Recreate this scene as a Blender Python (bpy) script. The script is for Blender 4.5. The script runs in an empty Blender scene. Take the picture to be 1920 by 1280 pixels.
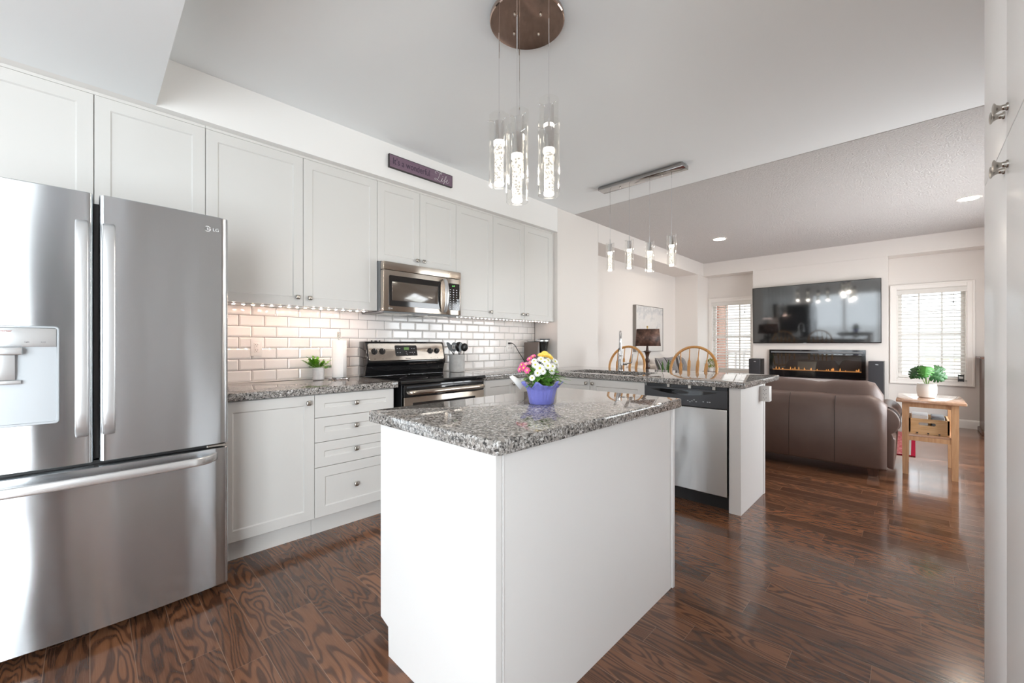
import bpy, bmesh, math, random
from mathutils import Vector, Matrix
random.seed(7)
PI = math.pi
S = bpy.context.scene
C = S.collection

# ---------------------------------------------------------------- camera
EYE = (0.0, 0.0, 1.18)
cam_d = bpy.data.cameras.new('camera')
cam_d.sensor_width = 36.0
cam_d.lens = 36.0 * 773.0 / 1920.0
cam_d.shift_y = 5.0 / 1920.0
cam_d.clip_start = 0.02
cam_d.clip_end = 200
cam = bpy.data.objects.new('camera', cam_d)
C.objects.link(cam)
cam.location = EYE
cam.rotation_euler = (PI/2, 0, math.radians(-90 + 44.29))
S.camera = cam

# ---------------------------------------------------------------- world, exposure
w = bpy.data.worlds.new('sky')
S.world = w
w.use_nodes = True
wb = w.node_tree.nodes['Background']
wb.inputs['Color'].default_value = (0.86, 0.93, 1.0, 1)
wb.inputs['Strength'].default_value = 1.7
S.view_settings.view_transform = 'Standard'
S.view_settings.look = 'None'
S.view_settings.exposure = 1.03
S.view_settings.gamma = 1.0
S.view_settings.use_curve_mapping = False
cy = S.cycles
cy.use_denoising = True
cy.max_bounces = 14
cy.diffuse_bounces = 12
cy.glossy_bounces = 6
cy.transmission_bounces = 6
cy.transparent_max_bounces = 24
cy.caustics_reflective = False
cy.caustics_refractive = False
cy.sample_clamp_indirect = 8.0
cy.blur_glossy = 0.3


def area(name, loc, rot, sx, sy, power, col=(1, 1, 1), portal=False):
    l = bpy.data.lights.new(name, 'AREA')
    l.shape = 'RECTANGLE'
    l.size, l.size_y = sx, sy
    l.energy = power
    l.color = col
    o = bpy.data.objects.new(name, l)
    C.objects.link(o)
    o.location = loc
    o.rotation_euler = rot
    if portal:
        l.cycles.is_portal = True
    return o


# daylight through the glazed doors and windows, with living room fill light added (portals guide the sky light in)
area('daylight_patio', (-3.53, 1.4, 1.06), (0, -PI/2, 0), 1.9, 3.0, 20, (.88, .95, 1))
area('daylight_side_door', (-1.78, -0.86, 1.1), (PI/2, 0, 0), 2.1, 1.75, 80, (.90, .96, 1))
area('living_fill_light', (5.85, -1.31, 1.3), (PI/2, 0, 0), 3.0, 1.5, 58, (.97, .98, 1))  # added fill for the living room, set in the added window
area('daylight_window', (8.74, -0.17, 1.33), (0, PI/2, 0), 1.34, 0.72, 1, portal=True)
area('daylight_window', (8.74, 2.51, 1.33), (0, PI/2, 0), 1.34, 0.72, 1, portal=True)

# ---------------------------------------------------------------- node helpers


def node(nt, t, ins=None, **props):
    n = nt.nodes.new(t)
    for k, v in props.items():
        setattr(n, k, v)
    for k, v in (ins or {}).items():
        s = n.inputs[k]
        if isinstance(v, bpy.types.NodeSocket):
            nt.links.new(v, s)
        else:
            s.default_value = v
    return n


def m_(nt, op, a, b=0.0, c=0.0):
    n = nt.nodes.new('ShaderNodeMath')
    n.operation = op
    for i, v in enumerate((a, b, c)):
        if isinstance(v, bpy.types.NodeSocket):
            nt.links.new(v, n.inputs[i])
        else:
            n.inputs[i].default_value = v
    return n.outputs[0]


def mixc(nt, f, a, b, bt='MIX'):
    n = nt.nodes.new('ShaderNodeMix')
    n.data_type = 'RGBA'
    n.blend_type = bt
    for s, v in ((n.inputs[0], f), (n.inputs[6], a), (n.inputs[7], b)):
        if isinstance(v, bpy.types.NodeSocket):
            nt.links.new(v, s)
        else:
            s.default_value = v if isinstance(v, (int, float)) else (*v, 1)
    return n.outputs[2]


def ramp(nt, f, stops, interp='LINEAR'):
    n = nt.nodes.new('ShaderNodeValToRGB')
    n.color_ramp.interpolation = interp
    e = n.color_ramp.elements
    while len(e) < len(stops):
        e.new(0.5)
    for x, (p, c) in zip(e, stops):
        x.position = p
        x.color = (*c, 1)
    nt.links.new(f, n.inputs[0])
    return n.outputs[0]


def mat(name, col=(.8, .8, .8), rough=.5, metal=0.0, spec=.5, coat=0.0, emit=None, es=0.0, sheen=0.0):
    m = bpy.data.materials.new(name)
    m.use_nodes = True
    b = m.node_tree.nodes['Principled BSDF']
    b.inputs['Base Color'].default_value = (*col, 1)
    b.inputs['Roughness'].default_value = rough
    b.inputs['Metallic'].default_value = metal
    b.inputs['Specular IOR Level'].default_value = spec
    b.inputs['Coat Weight'].default_value = coat
    b.inputs['Coat Roughness'].default_value = .06
    b.inputs['Sheen Weight'].default_value = sheen
    if emit:
        b.inputs['Emission Color'].default_value = (*emit, 1)
        b.inputs['Emission Strength'].default_value = es
    m.diffuse_color = (*col, 1)
    return m


def bs(m):
    return m.node_tree.nodes['Principled BSDF']


def objco(nt):
    return nt.nodes.new('ShaderNodeTexCoord').outputs['Object']


def bump(m, h, strength=.3, dist=.002):
    nt = m.node_tree
    n = node(nt, 'ShaderNodeBump', {'Strength': strength, 'Distance': dist, 'Height': h})
    nt.links.new(n.outputs[0], bs(m).inputs['Normal'])


def noise(nt, co, scale, detail=2.0, rough=.5, dist=0.0, out='Fac'):
    return node(nt, 'ShaderNodeTexNoise', {'Vector': co, 'Scale': scale, 'Detail': detail, 'Roughness': rough, 'Distortion': dist}).outputs[out]


def scaled(nt, co, s):
    return node(nt, 'ShaderNodeMapping', {'Vector': co, 'Scale': s}).outputs[0]


# ---------------------------------------------------------------- materials
W = {}
W['wall'] = mat('wall_paint', (.77, .735, .705), .75, spec=.25)
nt = W['wall'].node_tree
bump(W['wall'], noise(nt, objco(nt), 380, 2), .06, .001)
W['wall_bright'] = mat('soffit_paint', (.87, .86, .845), .75, spec=.25)
W['ceil'] = mat('ceiling_paint', (.885, .91, .925), .85, spec=.15)
W['popcorn'] = mat('stipple_ceiling', (.83, .80, .785), .9, spec=.1)
nt = W['popcorn'].node_tree
pn = noise(nt, objco(nt), 60, 4, .7)
bump(W['popcorn'], pn, 1.0, .03)
nt.links.new(mixc(nt, pn, (.74, .715, .70), (.90, .865, .85)), bs(W['popcorn']).inputs['Base Color'])  # stipple shading also put into the colour: darker hollows, lighter bumps
W['trim'] = mat('trim_white', (.84, .81, .78), .35)
W['cab'] = mat('cabinet_white', (.69, .68, .66), .34, spec=.45)
W['cab_gloss'] = mat('pantry_white_gloss', (.90, .905, .915), .3, spec=.35)
W['pewter'] = mat('pewter', (.40, .39, .385), .14, 1)
W['isl'] = mat('island_white', (.79, .78, .77), .36, spec=.4)
W['cab_dark'] = mat('cabinet_inside', (.25, .24, .23), .6)
W['nickel'] = mat('brushed_nickel', (.46, .43, .39), .26, 1)
W['brown_mirror'] = mat('brown_tint_mirror', (.50, .37, .31), .06, 1)  # mirror metal tinted brown
W['chrome'] = mat('chrome', (.86, .86, .87), .05, 1)
W['chrome_dark'] = mat('faucet_chrome', (.56, .56, .57), .07, 1)
W['black'] = mat('black_plastic', (.012, .012, .013), .32)
W['black_gloss'] = mat('black_gloss', (.008, .008, .009), .06, coat=.5)
W['grey_plastic'] = mat('grey_plastic', (.18, .19, .2), .4)
W['dark_grey'] = mat('charcoal_panel', (.05, .053, .06), .25)
W['white_plastic'] = mat('white_plastic', (.85, .84, .82), .3)
W['white_print'] = mat('white_print', (.85, .86, .88), .5)
W['paper'] = mat('paper_towel', (.9, .885, .87), .95, spec=.1)
nt = W['paper'].node_tree
bump(W['paper'], noise(nt, objco(nt), 260, 2), .3, .002)


def steel(name, col, rough, axis):
    m = mat(name, col, rough, 1)
    nt = m.node_tree
    s = {'x': (3, 260, 260), 'z': (260, 260, 3), 'y': (260, 3, 260)}[axis]
    n = noise(nt, scaled(nt, objco(nt), s), 3, 3)
    r = m_(nt, 'MULTIPLY_ADD', n, .05, rough - .025)
    nt.links.new(r, bs(m).inputs['Roughness'])
    c = mixc(nt, n, tuple(x * .98 for x in col), tuple(min(1, x * 1.015) for x in col))
    nt.links.new(c, bs(m).inputs['Base Color'])
    bs(m).inputs['Anisotropic'].default_value = 1.0
    bump(m, noise(nt, scaled(nt, objco(nt), (7, 7, 2.2)), 1, 1), .5, .006)
    tg = nt.nodes.new('ShaderNodeTangent')
    tg.direction_type = 'RADIAL'
    tg.axis = 'Z'
    bs(m).inputs['Anisotropic Rotation'].default_value = {'x': .25, 'y': .25, 'z': 0.0}[axis]
    nt.links.new(tg.outputs[0], bs(m).inputs['Tangent'])
    return m


W['steel'] = steel('stainless_steel', (.585, .605, .625), .235, 'x')
W['steel_warm'] = steel('stainless_range', (.55, .49, .43), .24, 'x')  # warm tint stands in for granite and wood reflected in the steel
W['steel_dw'] = steel('stainless_dishwasher', (.63, .615, .60), .32, 'y')
W['steel_bar'] = mat('satin_handle', (.70, .71, .72), .3, .75)
W['steel_barx'] = mat('satin_bar', (.72, .72, .72), .26, .8)
W['silver'] = mat('silver_panel', (.74, .755, .765), .26, .85)
W['silver_light'] = mat('dispenser_recess', (.47, .495, .52), .32, .2)

# polished speckled granite
W['granite'] = mat('granite', (.4, .4, .4), .03, spec=.5)
nt = W['granite'].node_tree
oc = objco(nt)
wob = node(nt, 'ShaderNodeVectorMath', {0: oc, 1: scaled(nt, noise(nt, oc, 70, 2, out='Color'), (.012, .012, .012))}, operation='ADD').outputs[0]
v1 = node(nt, 'ShaderNodeTexVoronoi', {'Vector': wob, 'Scale': 125.0, 'Randomness': 1.0})
v2 = node(nt, 'ShaderNodeTexVoronoi', {'Vector': wob, 'Scale': 190.0, 'Randomness': 1.0})
g1 = ramp(nt, m_(nt, 'FRACT', m_(nt, 'MULTIPLY', node(nt, 'ShaderNodeSeparateColor', {0: v1.outputs['Color']}).outputs[0], 1.0)),
          [(0, (.02, .02, .022)), (.15, (.04, .038, .036)), (.24, (.17, .16, .15)), (.5, (.28, .26, .24)), (.74, (.40, .37, .34)), (.88, (.55, .53, .51)), (1, (.68, .67, .66))])
g2 = ramp(nt, node(nt, 'ShaderNodeSeparateColor', {0: v2.outputs['Color']}).outputs[1],
          [(0, (.03, .03, .032)), (.22, (.12, .115, .11)), (.6, (.30, .28, .26)), (1, (.56, .545, .53))])
gm = ramp(nt, noise(nt, oc, 55, 2), [(.42, (0, 0, 0)), (.56, (1, 1, 1))])
nt.links.new(mixc(nt, gm, g1, g2), bs(W['granite']).inputs['Base Color'])

# glazed bevel tile and grout
W['tile'] = mat('white_tile', (.86, .845, .83), .08, spec=.5)
W['grout'] = mat('dark_grout', (.16, .15, .15), .85)

# oak plank floor, boards run along Y
W['floor'] = mat('oak_floor', (.14, .06, .035), .24, spec=.4, coat=.3)
nt = W['floor'].node_tree
sp = node(nt, 'ShaderNodeSeparateXYZ', {0: objco(nt)})
X_, Y_ = sp.outputs[0], sp.outputs[1]
px = m_(nt, 'DIVIDE', X_, .118)
ix = m_(nt, 'FLOOR', px)
fx = m_(nt, 'FRACT', px)
rr = node(nt, 'ShaderNodeTexWhiteNoise', {'W': ix}, noise_dimensions='1D').outputs['Value']
py = m_(nt, 'ADD', m_(nt, 'DIVIDE', Y_, .95), m_(nt, 'MULTIPLY', rr, 9.0))
iy = m_(nt, 'FLOOR', py)
fy = m_(nt, 'FRACT', py)
idv = node(nt, 'ShaderNodeCombineXYZ', {0: ix, 1: iy, 2: 0.0}).outputs[0]
wn = node(nt, 'ShaderNodeTexWhiteNoise', {'Vector': idv}, noise_dimensions='3D')
rs = node(nt, 'ShaderNodeSeparateColor', {0: wn.outputs['Color']})
gco = node(nt, 'ShaderNodeCombineXYZ', {
    0: m_(nt, 'ADD', m_(nt, 'MULTIPLY', X_, 1.0), m_(nt, 'MULTIPLY', rs.outputs[0], 31.0)),
    1: m_(nt, 'ADD', m_(nt, 'MULTIPLY', Y_, .18), m_(nt, 'MULTIPLY', rs.outputs[1], 17.0)),
    2: m_(nt, 'MULTIPLY', rs.outputs[2], 9.0)}).outputs[0]
n1 = noise(nt, gco, 4.6, 3.0, .46, .3)
ring = m_(nt, 'SINE', m_(nt, 'MULTIPLY', n1, m_(nt, 'MULTIPLY_ADD', rs.outputs[2], 80.0, 150.0)))
ringf = ramp(nt, m_(nt, 'MULTIPLY_ADD', ring, .5, .5), [(0, (1, 1, 1)), (.22, (.85, .85, .85)), (.5, (.18, .18, .18)), (1, (0, 0, 0))])
fco = node(nt, 'ShaderNodeCombineXYZ', {0: m_(nt, 'MULTIPLY', X_, 240.0), 1: m_(nt, 'MULTIPLY', Y_, 9.0), 2: m_(nt, 'MULTIPLY', rs.outputs[1], 40.0)}).outputs[0]
fib = noise(nt, fco, 1.0, 3, .6)
base = mixc(nt, wn.outputs['Value'], (.095, .038, .018), (.255, .108, .052))
gr = mixc(nt, m_(nt, 'MULTIPLY', ringf, m_(nt, 'MULTIPLY_ADD', fib, 1.0, .28)), base, (.030, .013, .009))
gr2 = mixc(nt, m_(nt, 'MULTIPLY', m_(nt, 'SUBTRACT', fib, .45), .9), gr, (.34, .17, .10))
gap = m_(nt, 'MAXIMUM', m_(nt, 'LESS_THAN', fx, .022), m_(nt, 'LESS_THAN', fy, .0018))
fcol = mixc(nt, m_(nt, 'MULTIPLY', gap, .6), gr2, (.30, .18, .12))
nt.links.new(fcol, bs(W['floor']).inputs['Base Color'])
nt.links.new(m_(nt, 'MULTIPLY_ADD', fib, .10, .13), bs(W['floor']).inputs['Roughness'])
bump(W['floor'], m_(nt, 'SUBTRACT', m_(nt, 'MULTIPLY', fib, .35), m_(nt, 'MULTIPLY', gap, 1.0)), .12, .0015)


def wood(name, a, b, rough=.35, s=(30, 30, 2.2), coat=0.0):
    m = mat(name, a, rough, coat=coat)
    nt = m.node_tree
    n = noise(nt, scaled(nt, objco(nt), s), 1.6, 4, .6, .8)
    nt.links.new(ramp(nt, n, [(.3, b), (.62, a)]), bs(m).inputs['Base Color'])
    return m


W['honey'] = wood('honey_oak', (.64, .33, .10), (.50, .22, .055), .3, coat=.3)
W['pine'] = wood('pine', (.62, .36, .19), (.50, .26, .12), .45)
W['pine_top'] = wood('pine_top', (.52, .31, .2), (.42, .23, .14), .12, (3, 30, 30), .7)
W['crate'] = wood('crate_pine', (.68, .46, .25), (.55, .33, .15), .6, (3, 3, 40))
W['walnut'] = wood('dark_walnut', (.12, .055, .035), (.06, .028, .018), .3)
W['lamp_wood'] = wood('turned_dark_wood', (.075, .036, .022), (.03, .015, .01), .3)

W['leather'] = mat('brown_leather', (.12, .08, .066), .4, spec=.5)
nt = W['leather'].node_tree
lv = node(nt, 'ShaderNodeTexVoronoi', {'Vector': objco(nt), 'Scale': 220.0}).outputs['Distance']
bump(W['leather'], lv, .16, .002)
nt.links.new(mixc(nt, noise(nt, objco(nt), 5, 3), (.12, .078, .066), (.175, .118, .098)), bs(W['leather']).inputs['Base Color'])
W['seam'] = mat('stitch_seam', (.035, .02, .016), .6)
W['cream'] = mat('cream_fabric', (.70, .655, .60), .9, sheen=.3)
W['pillow_grey'] = mat('striped_cushion', (.1, .09, .09), .85, sheen=.2)
nt = W['pillow_grey'].node_tree
wv = node(nt, 'ShaderNodeTexWave', {'Vector': objco(nt), 'Scale': 9.0, 'Distortion': 1.2}).outputs['Fac']
nt.links.new(ramp(nt, wv, [(.35, (.045, .04, .042)), (.6, (.16, .15, .15)), (.85, (.3, .29, .285))]), bs(W['pillow_grey']).inputs['Base Color'])
W['beige_cushion'] = mat('beige_cushion', (.62, .55, .45), .9, sheen=.2)
W['rug'] = mat('red_rug', (.35, .09, .1), .95, spec=0.0)
nt = W['rug'].node_tree
rn = noise(nt, scaled(nt, objco(nt), (30, 6, 1)), 4, 3)
nt.links.new(ramp(nt, rn, [(.44, (.20, .025, .035)), (.54, (.30, .085, .085)), (.66, (.46, .33, .28))]), bs(W['rug']).inputs['Base Color'])
W['rug_red'] = mat('rug_red_border', (.20, .012, .025), .95, spec=0.0)
W['rug_grey'] = mat('rug_grey_border', (.24, .22, .2), .95, spec=0.0)
W['ceramic'] = mat('white_ceramic', (.78, .75, .71), .5)
W['concrete'] = mat('concrete_pot', (.5, .5, .49), .75)
nt = W['concrete'].node_tree
nt.links.new(mixc(nt, noise(nt, objco(nt), 26, 5, .7), (.36, .36, .355), (.66, .655, .645)), bs(W['concrete']).inputs['Base Color'])
W['pot_speckle'] = mat('speckled_pot', (.7, .69, .69), .6)
nt = W['pot_speckle'].node_tree
nt.links.new(mixc(nt, noise(nt, objco(nt), 60, 4, .7), (.55, .54, .55), (.82, .81, .81)), bs(W['pot_speckle']).inputs['Base Color'])
W['soil'] = mat('soil', (.05, .035, .025), .95)


def leafmat(name, a, b, sc=30):
    m = mat(name, a, .42)
    nt = m.node_tree
    nt.links.new(mixc(nt, noise(nt, objco(nt), sc, 2), a, b), bs(m).inputs['Base Color'])
    return m


W['leaf_lime'] = leafmat('lime_leaf', (.20, .46, .03), (.10, .27, .015))
W['leaf'] = leafmat('green_leaf', (.22, .46, .08), (.08, .25, .035))
W['leaf_mon'] = leafmat('monstera_leaf', (.035, .16, .03), (.012, .06, .015), 14)
W['leaf_mon2'] = leafmat('monstera_leaf_light', (.10, .38, .06), (.05, .2, .03), 14)
W['leaf_snake'] = leafmat('snake_plant_leaf', (.035, .10, .03), (.12, .24, .05), 50)
W['leaf_moss'] = leafmat('moss_leaf', (.20, .27, .03), (.36, .33, .06), 40)
W['stem'] = mat('stem', (.22, .38, .1), .5)
W['petal_white'] = mat('white_petal', (.9, .9, .88), .6)
W['petal_pink'] = mat('pink_petal', (.80, .13, .36), .6)
W['petal_pink2'] = mat('light_pink_petal', (.86, .34, .52), .6)
W['petal_yellow'] = mat('yellow_petal', (.93, .72, .14), .6)
W['flower_eye'] = mat('flower_eye', (.55, .55, .05), .7)
W['foil'] = mat('violet_wrap', (.20, .21, .62), .38, spec=.5, sheen=.15)
nt = W['foil'].node_tree
bump(W['foil'], noise(nt, scaled(nt, objco(nt), (90, 90, 14)), 1.2, 3), .8, .006)
W['foil_in'] = mat('wrap_lining', (.8, .79, .78), .5)
W['reflect_dark'] = mat('dark_reflect_paint', (.10, .10, .105), .4)  # for the added dark panel that the refrigerator mirrors
W['sign'] = mat('purple_sign', (.17, .105, .15), .6)
nt = W['sign'].node_tree
sn = noise(nt, scaled(nt, objco(nt), (4, 60, 60)), 1.5, 4)
nt.links.new(mixc(nt, sn, (.135, .08, .125), (.225, .15, .20)), bs(W['sign']).inputs['Base Color'])
W['sign_edge'] = mat('sign_edge', (.035, .03, .03), .6)
W['sign_ink'] = mat('sign_ink', (.05, .035, .06), .7)
W['rust'] = mat('mottled_shade', (.10, .05, .035), .55)
nt = W['rust'].node_tree
nt.links.new(ramp(nt, noise(nt, objco(nt), 16, 5, .62), [(.35, (.035, .016, .012)), (.52, (.105, .05, .035)), (.7, (.22, .12, .085))]), bs(W['rust']).inputs['Base Color'])
W['brass'] = mat('brass', (.6, .42, .18), .3, 1)
W['canvas'] = mat('canvas_painting', (.6, .59, .58), .8)
nt = W['canvas'].node_tree
cz = node(nt, 'ShaderNodeSeparateXYZ', {0: objco(nt)}).outputs[2]
cn = noise(nt, scaled(nt, objco(nt), (3.2, 1, 4)), 1.6, 5, .6)
cf = m_(nt, 'ADD', m_(nt, 'MULTIPLY', cz, .6), m_(nt, 'MULTIPLY', cn, .9))
nt.links.new(ramp(nt, cf, [(.35, (.62, .60, .575)), (.55, (.66, .645, .63)), (.68, (.50, .51, .52)), (.8, (.70, .68, .66)), (1, (.56, .56, .57))]), bs(W['canvas']).inputs['Base Color'])
W['frame_grey'] = mat('grey_frame', (.26, .24, .22), .5)
W['screen'] = mat('tv_screen', (.006, .007, .008), .05, spec=1.0, coat=1.0)
W['speaker_cloth'] = mat('speaker_cloth', (.035, .035, .04), .9)
W['ember'] = mat('ember_bed', (.25, .12, .05), .8, emit=(1, .42, .12), es=.35)
W['flame'] = mat('flame', (.9, .4, .1), .6, emit=(1, .45, .12), es=.6)
W['fire_back'] = mat('firebox_back', (.10, .085, .075), .5)
W['blind'] = mat('blind_white', (.74, .72, .69), .45)
W['lcd'] = mat('display_green', (.05, .07, .03), .3, emit=(.35, .75, .2), es=.12)
W['brick'] = mat('brick', (.4, .2, .15), .85)
nt = W['brick'].node_tree
bt = node(nt, 'ShaderNodeTexBrick', {'Vector': node(nt, 'ShaderNodeMapping', {'Vector': objco(nt), 'Rotation': (PI/2, 0, PI/2)}).outputs[0],
          'Color1': (.30, .13, .085, 1), 'Color2': (.40, .19, .13, 1), 'Mortar': (.45, .4, .36, 1), 'Scale': 4.2, 'Mortar Size': .018})
nt.links.new(bt.outputs[0], bs(W['brick']).inputs['Base Color'])
W['house'] = mat('pink_brick', (.52, .33, .29), .9)
nt = W['house'].node_tree
nt.links.new(mixc(nt, noise(nt, objco(nt), 3, 4), (.80, .66, .63), (.9, .8, .78)), bs(W['house']).inputs['Base Color'])
W['house_tan'] = mat('tan_brick', (.75, .66, .6), .9)
W['deck'] = mat('porch_concrete', (.5, .49, .47), .9)
W['lawn'] = mat('lawn', (.3, .36, .2), .95)
W['railing'] = mat('railing_white', (.8, .8, .8), .5)
W['pane_dark'] = mat('house_pane', (.62, .58, .58), .1)


def glass(name, tint=(1, 1, 1), refl=1.0, rough=.0):
    m = bpy.data.materials.new(name)
    m.use_nodes = True
    nt = m.node_tree
    nt.nodes.clear()
    out = nt.nodes.new('ShaderNodeOutputMaterial')
    t = node(nt, 'ShaderNodeBsdfTransparent', {'Color': (*tint, 1)})
    g = node(nt, 'ShaderNodeBsdfGlossy', {'Color': (1, 1, 1, 1), 'Roughness': rough})
    lw = node(nt, 'ShaderNodeLayerWeight', {'Blend': .5})
    f5 = m_(nt, 'MULTIPLY_ADD', m_(nt, 'POWER', lw.outputs['Facing'], 5.0), .9, .045)
    mx = nt.nodes.new('ShaderNodeMixShader')
    nt.links.new(m_(nt, 'MINIMUM', m_(nt, 'MULTIPLY', f5, refl), 1.0), mx.inputs[0])
    nt.links.new(t.outputs[0], mx.inputs[1])
    nt.links.new(g.outputs[0], mx.inputs[2])
    nt.links.new(mx.outputs[0], out.inputs[0])
    return m


W['pane'] = glass('window_glass', (.97, .98, .98))
W['shade_glass'] = glass('pendant_glass', (.985, .985, .98), 1.3)
W['fire_glass'] = glass('fireplace_glass', (.75, .75, .75), 1.5)


def rodmat(name, es):
    m = mat(name, (.12, .12, .115), .2)
    nt = m.node_tree
    v = node(nt, 'ShaderNodeTexVoronoi', {'Vector': objco(nt), 'Scale': 95.0}).outputs['Distance']
    s = ramp(nt, v, [(.25, (.28, .28, .28)), (.55, (1, 1, 1))])
    nt.links.new(mixc(nt, 1.0, s, (1.0, .91, .78), 'MULTIPLY'), bs(m).inputs['Emission Color'])
    bs(m).inputs['Emission Strength'].default_value = es
    return m


W['rod'] = rodmat('bubble_crystal', .74)
W['rod_end'] = mat('crystal_end', (1, .95, .88), .3, emit=(1, .9, .76), es=3)
W['led'] = mat('led_diode', (1, .9, .8), .3, emit=(1, .70, .61), es=215)
W['led_soft'] = mat('led_diode_soft', (1, .9, .8), .3, emit=(1, .76, .66), es=34)
W['led_y'] = mat('led_diode_yellow', (1, .8, .3), .3, emit=(1, .72, .45), es=190)
W['down'] = mat('downlight_lens', (1, .95, .85), .3, emit=(1, .88, .74), es=115)

# ---------------------------------------------------------------- mesh helpers
ORG = {}


class MB:
    """collects shapes into one bmesh"""

    def __init__(self):
        self.bm = bmesh.new()
        self.mi = 0

    def face(self, vs):
        try:
            f = self.bm.faces.new(vs)
            f.material_index = self.mi
            return f
        except ValueError:
            return None

    def box(self, x0, x1, y0, y1, z0, z1, bev=0.0, seg=2):
        v = [self.bm.verts.new((x, y, z)) for x in (x0, x1) for y in (y0, y1) for z in (z0, z1)]
        fs = [self.face([v[i] for i in q]) for q in ((0, 1, 3, 2), (4, 6, 7, 5), (0, 4, 5, 1), (2, 3, 7, 6), (0, 2, 6, 4), (1, 5, 7, 3))]
        if bev:
            es = list({e for f in fs for e in f.edges})
            r = bmesh.ops.bevel(self.bm, geom=es, offset=bev, segments=seg, affect='EDGES', profile=.5)
            for f in r['faces']:
                f.material_index = self.mi
        return self

    def quad(self, *p):
        self.face([self.bm.verts.new(q) for q in p])
        return self

    def loft(self, rings, closed=True, caps=True):
        R = [[self.bm.verts.new(p) for p in r] for r in rings]
        n = len(R[0])
        for a, b in zip(R, R[1:]):
            for i in range(n if closed else n - 1):
                j = (i + 1) % n
                self.face((a[i], a[j], b[j], b[i]))
        if caps and closed:
            self.face(R[0][::-1])
            self.face(R[-1])
        return self

    def lathe(self, prof, c=(0, 0, 0), n=28, caps=True):
        return self.loft([[(c[0] + r * math.cos(2*PI*i/n), c[1] + r * math.sin(2*PI*i/n), c[2] + z) for i in range(n)] for r, z in prof], caps=caps)

    def cyl(self, p0, p1, r0, r1=None, n=20, caps=True):
        return self.tube([p0, p1], [r0, r0 if r1 is None else r1], n, caps=caps)

    def tube(self, pts, r, n=10, caps=True, flat=1.0, closed=False):
        P = [Vector(p) for p in pts]
        rs = r if isinstance(r, (list, tuple)) else [r] * len(P)
        rings = []
        up = None
        L = len(P)
        for i, p in enumerate(P):
            if closed:
                t = P[(i+1) % L] - P[i-1]
            else:
                t = (P[min(i + 1, L - 1)] - P[max(i - 1, 0)])
            t.normalize()
            if up is None:
                up = Vector((0, 0, 1)) if abs(t.z) < .9 else Vector((1, 0, 0))
            a = t.cross(up)
            a.normalize()
            b = a.cross(t)
            b.normalize()
            up = b
            rings.append([tuple(p + a * rs[i] * math.cos(2*PI*k/n) + b * rs[i] * flat * math.sin(2*PI*k/n)) for k in range(n)])
        if closed:
            rings.append(rings[0])
            caps = False
        return self.loft(rings, caps=caps)

    def prism(self, poly, a0, a1, axis='z', bev=0.0, seg=2):
        def P(u, v, a):
            return {'z': (u, v, a), 'y': (u, a, v), 'x': (a, u, v)}[axis]
        A = [self.bm.verts.new(P(u, v, a0)) for u, v in poly]
        B = [self.bm.verts.new(P(u, v, a1)) for u, v in poly]
        fs = [self.face(A[::-1]), self.face(B)]
        n = len(poly)
        for i in range(n):
            fs.append(self.face((A[i], A[(i+1) % n], B[(i+1) % n], B[i])))
        if bev:
            es = list({e for f in fs if f for e in f.edges})
            r = bmesh.ops.bevel(self.bm, geom=es, offset=bev, segments=seg, affect='EDGES', profile=.5)
            for f in r['faces']:
                f.material_index = self.mi
        return self

    def ball(self, c, rx, ry=None, rz=None, n=16, m=10):
        ry = rx if ry is None else ry
        rz = rx if rz is None else rz
        rings = []
        for j in range(m + 1):
            th = PI * (j if 0 < j < m else (.02 if j == 0 else m - .02)) / m
            rings.append([(c[0] + rx*math.sin(th)*math.cos(2*PI*i/n), c[1] + ry*math.sin(th)*math.sin(2*PI*i/n), c[2] - rz*math.cos(th)) for i in range(n)])
        return self.loft(rings)

    def xf(self, M):
        bmesh.ops.transform(self.bm, matrix=M, verts=self.bm.verts)
        return self


def obj(name, mb, mt, parent=None, ang=35, bevel=0.0, seg=2, subsurf=0, recalc=True, solid=0.0):
    bm = mb.bm
    if recalc:
        bmesh.ops.recalc_face_normals(bm, faces=bm.faces)
    org = ORG.get(parent.name, (0, 0, 0)) if parent else (0, 0, 0)
    if parent:
        bmesh.ops.translate(bm, vec=[-x for x in org], verts=bm.verts)
    me = bpy.data.meshes.new(name)
    for f in bm.faces:
        f.smooth = True
    bm.to_mesh(me)
    bm.free()
    for x in (mt if isinstance(mt, (list, tuple)) else [mt]):
        me.materials.append(x)
    me.set_sharp_from_angle(angle=math.radians(ang))
    o = bpy.data.objects.new(name, me)
    C.objects.link(o)
    if parent:
        o.parent = parent
        ORG[o.name] = org
    if solid:
        s = o.modifiers.new('thickness', 'SOLIDIFY')
        s.thickness = solid
        s.offset = 0
    if bevel:
        b = o.modifiers.new('edge', 'BEVEL')
        b.width = bevel
        b.segments = seg
        b.limit_method = 'ANGLE'
        b.angle_limit = math.radians(40)
        b.harden_normals = False
    if subsurf:
        s = o.modifiers.new('smooth', 'SUBSURF')
        s.levels = s.render_levels = subsurf
    return o


def thing(name, label, cat, loc=(0, 0, 0), group=None, rz=0.0):
    o = bpy.data.objects.new(name, None)
    C.objects.link(o)
    o.location = loc
    o.rotation_euler = (0, 0, rz)
    o.empty_display_size = .05
    ORG[o.name] = tuple(loc) if not rz else (0, 0, 0)
    return tag(o, label, cat, group)


def tag(o, label, cat, group=None, kind=None):
    o['label'] = label
    o['category'] = cat
    if group:
        o['group'] = group
    if kind:
        o['kind'] = kind
    return o


def struct(name, mb, mt, parent=None, **k):
    o = obj(name, mb, mt, parent, **k)
    if parent is None:
        o['kind'] = 'structure'
    return o


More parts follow.
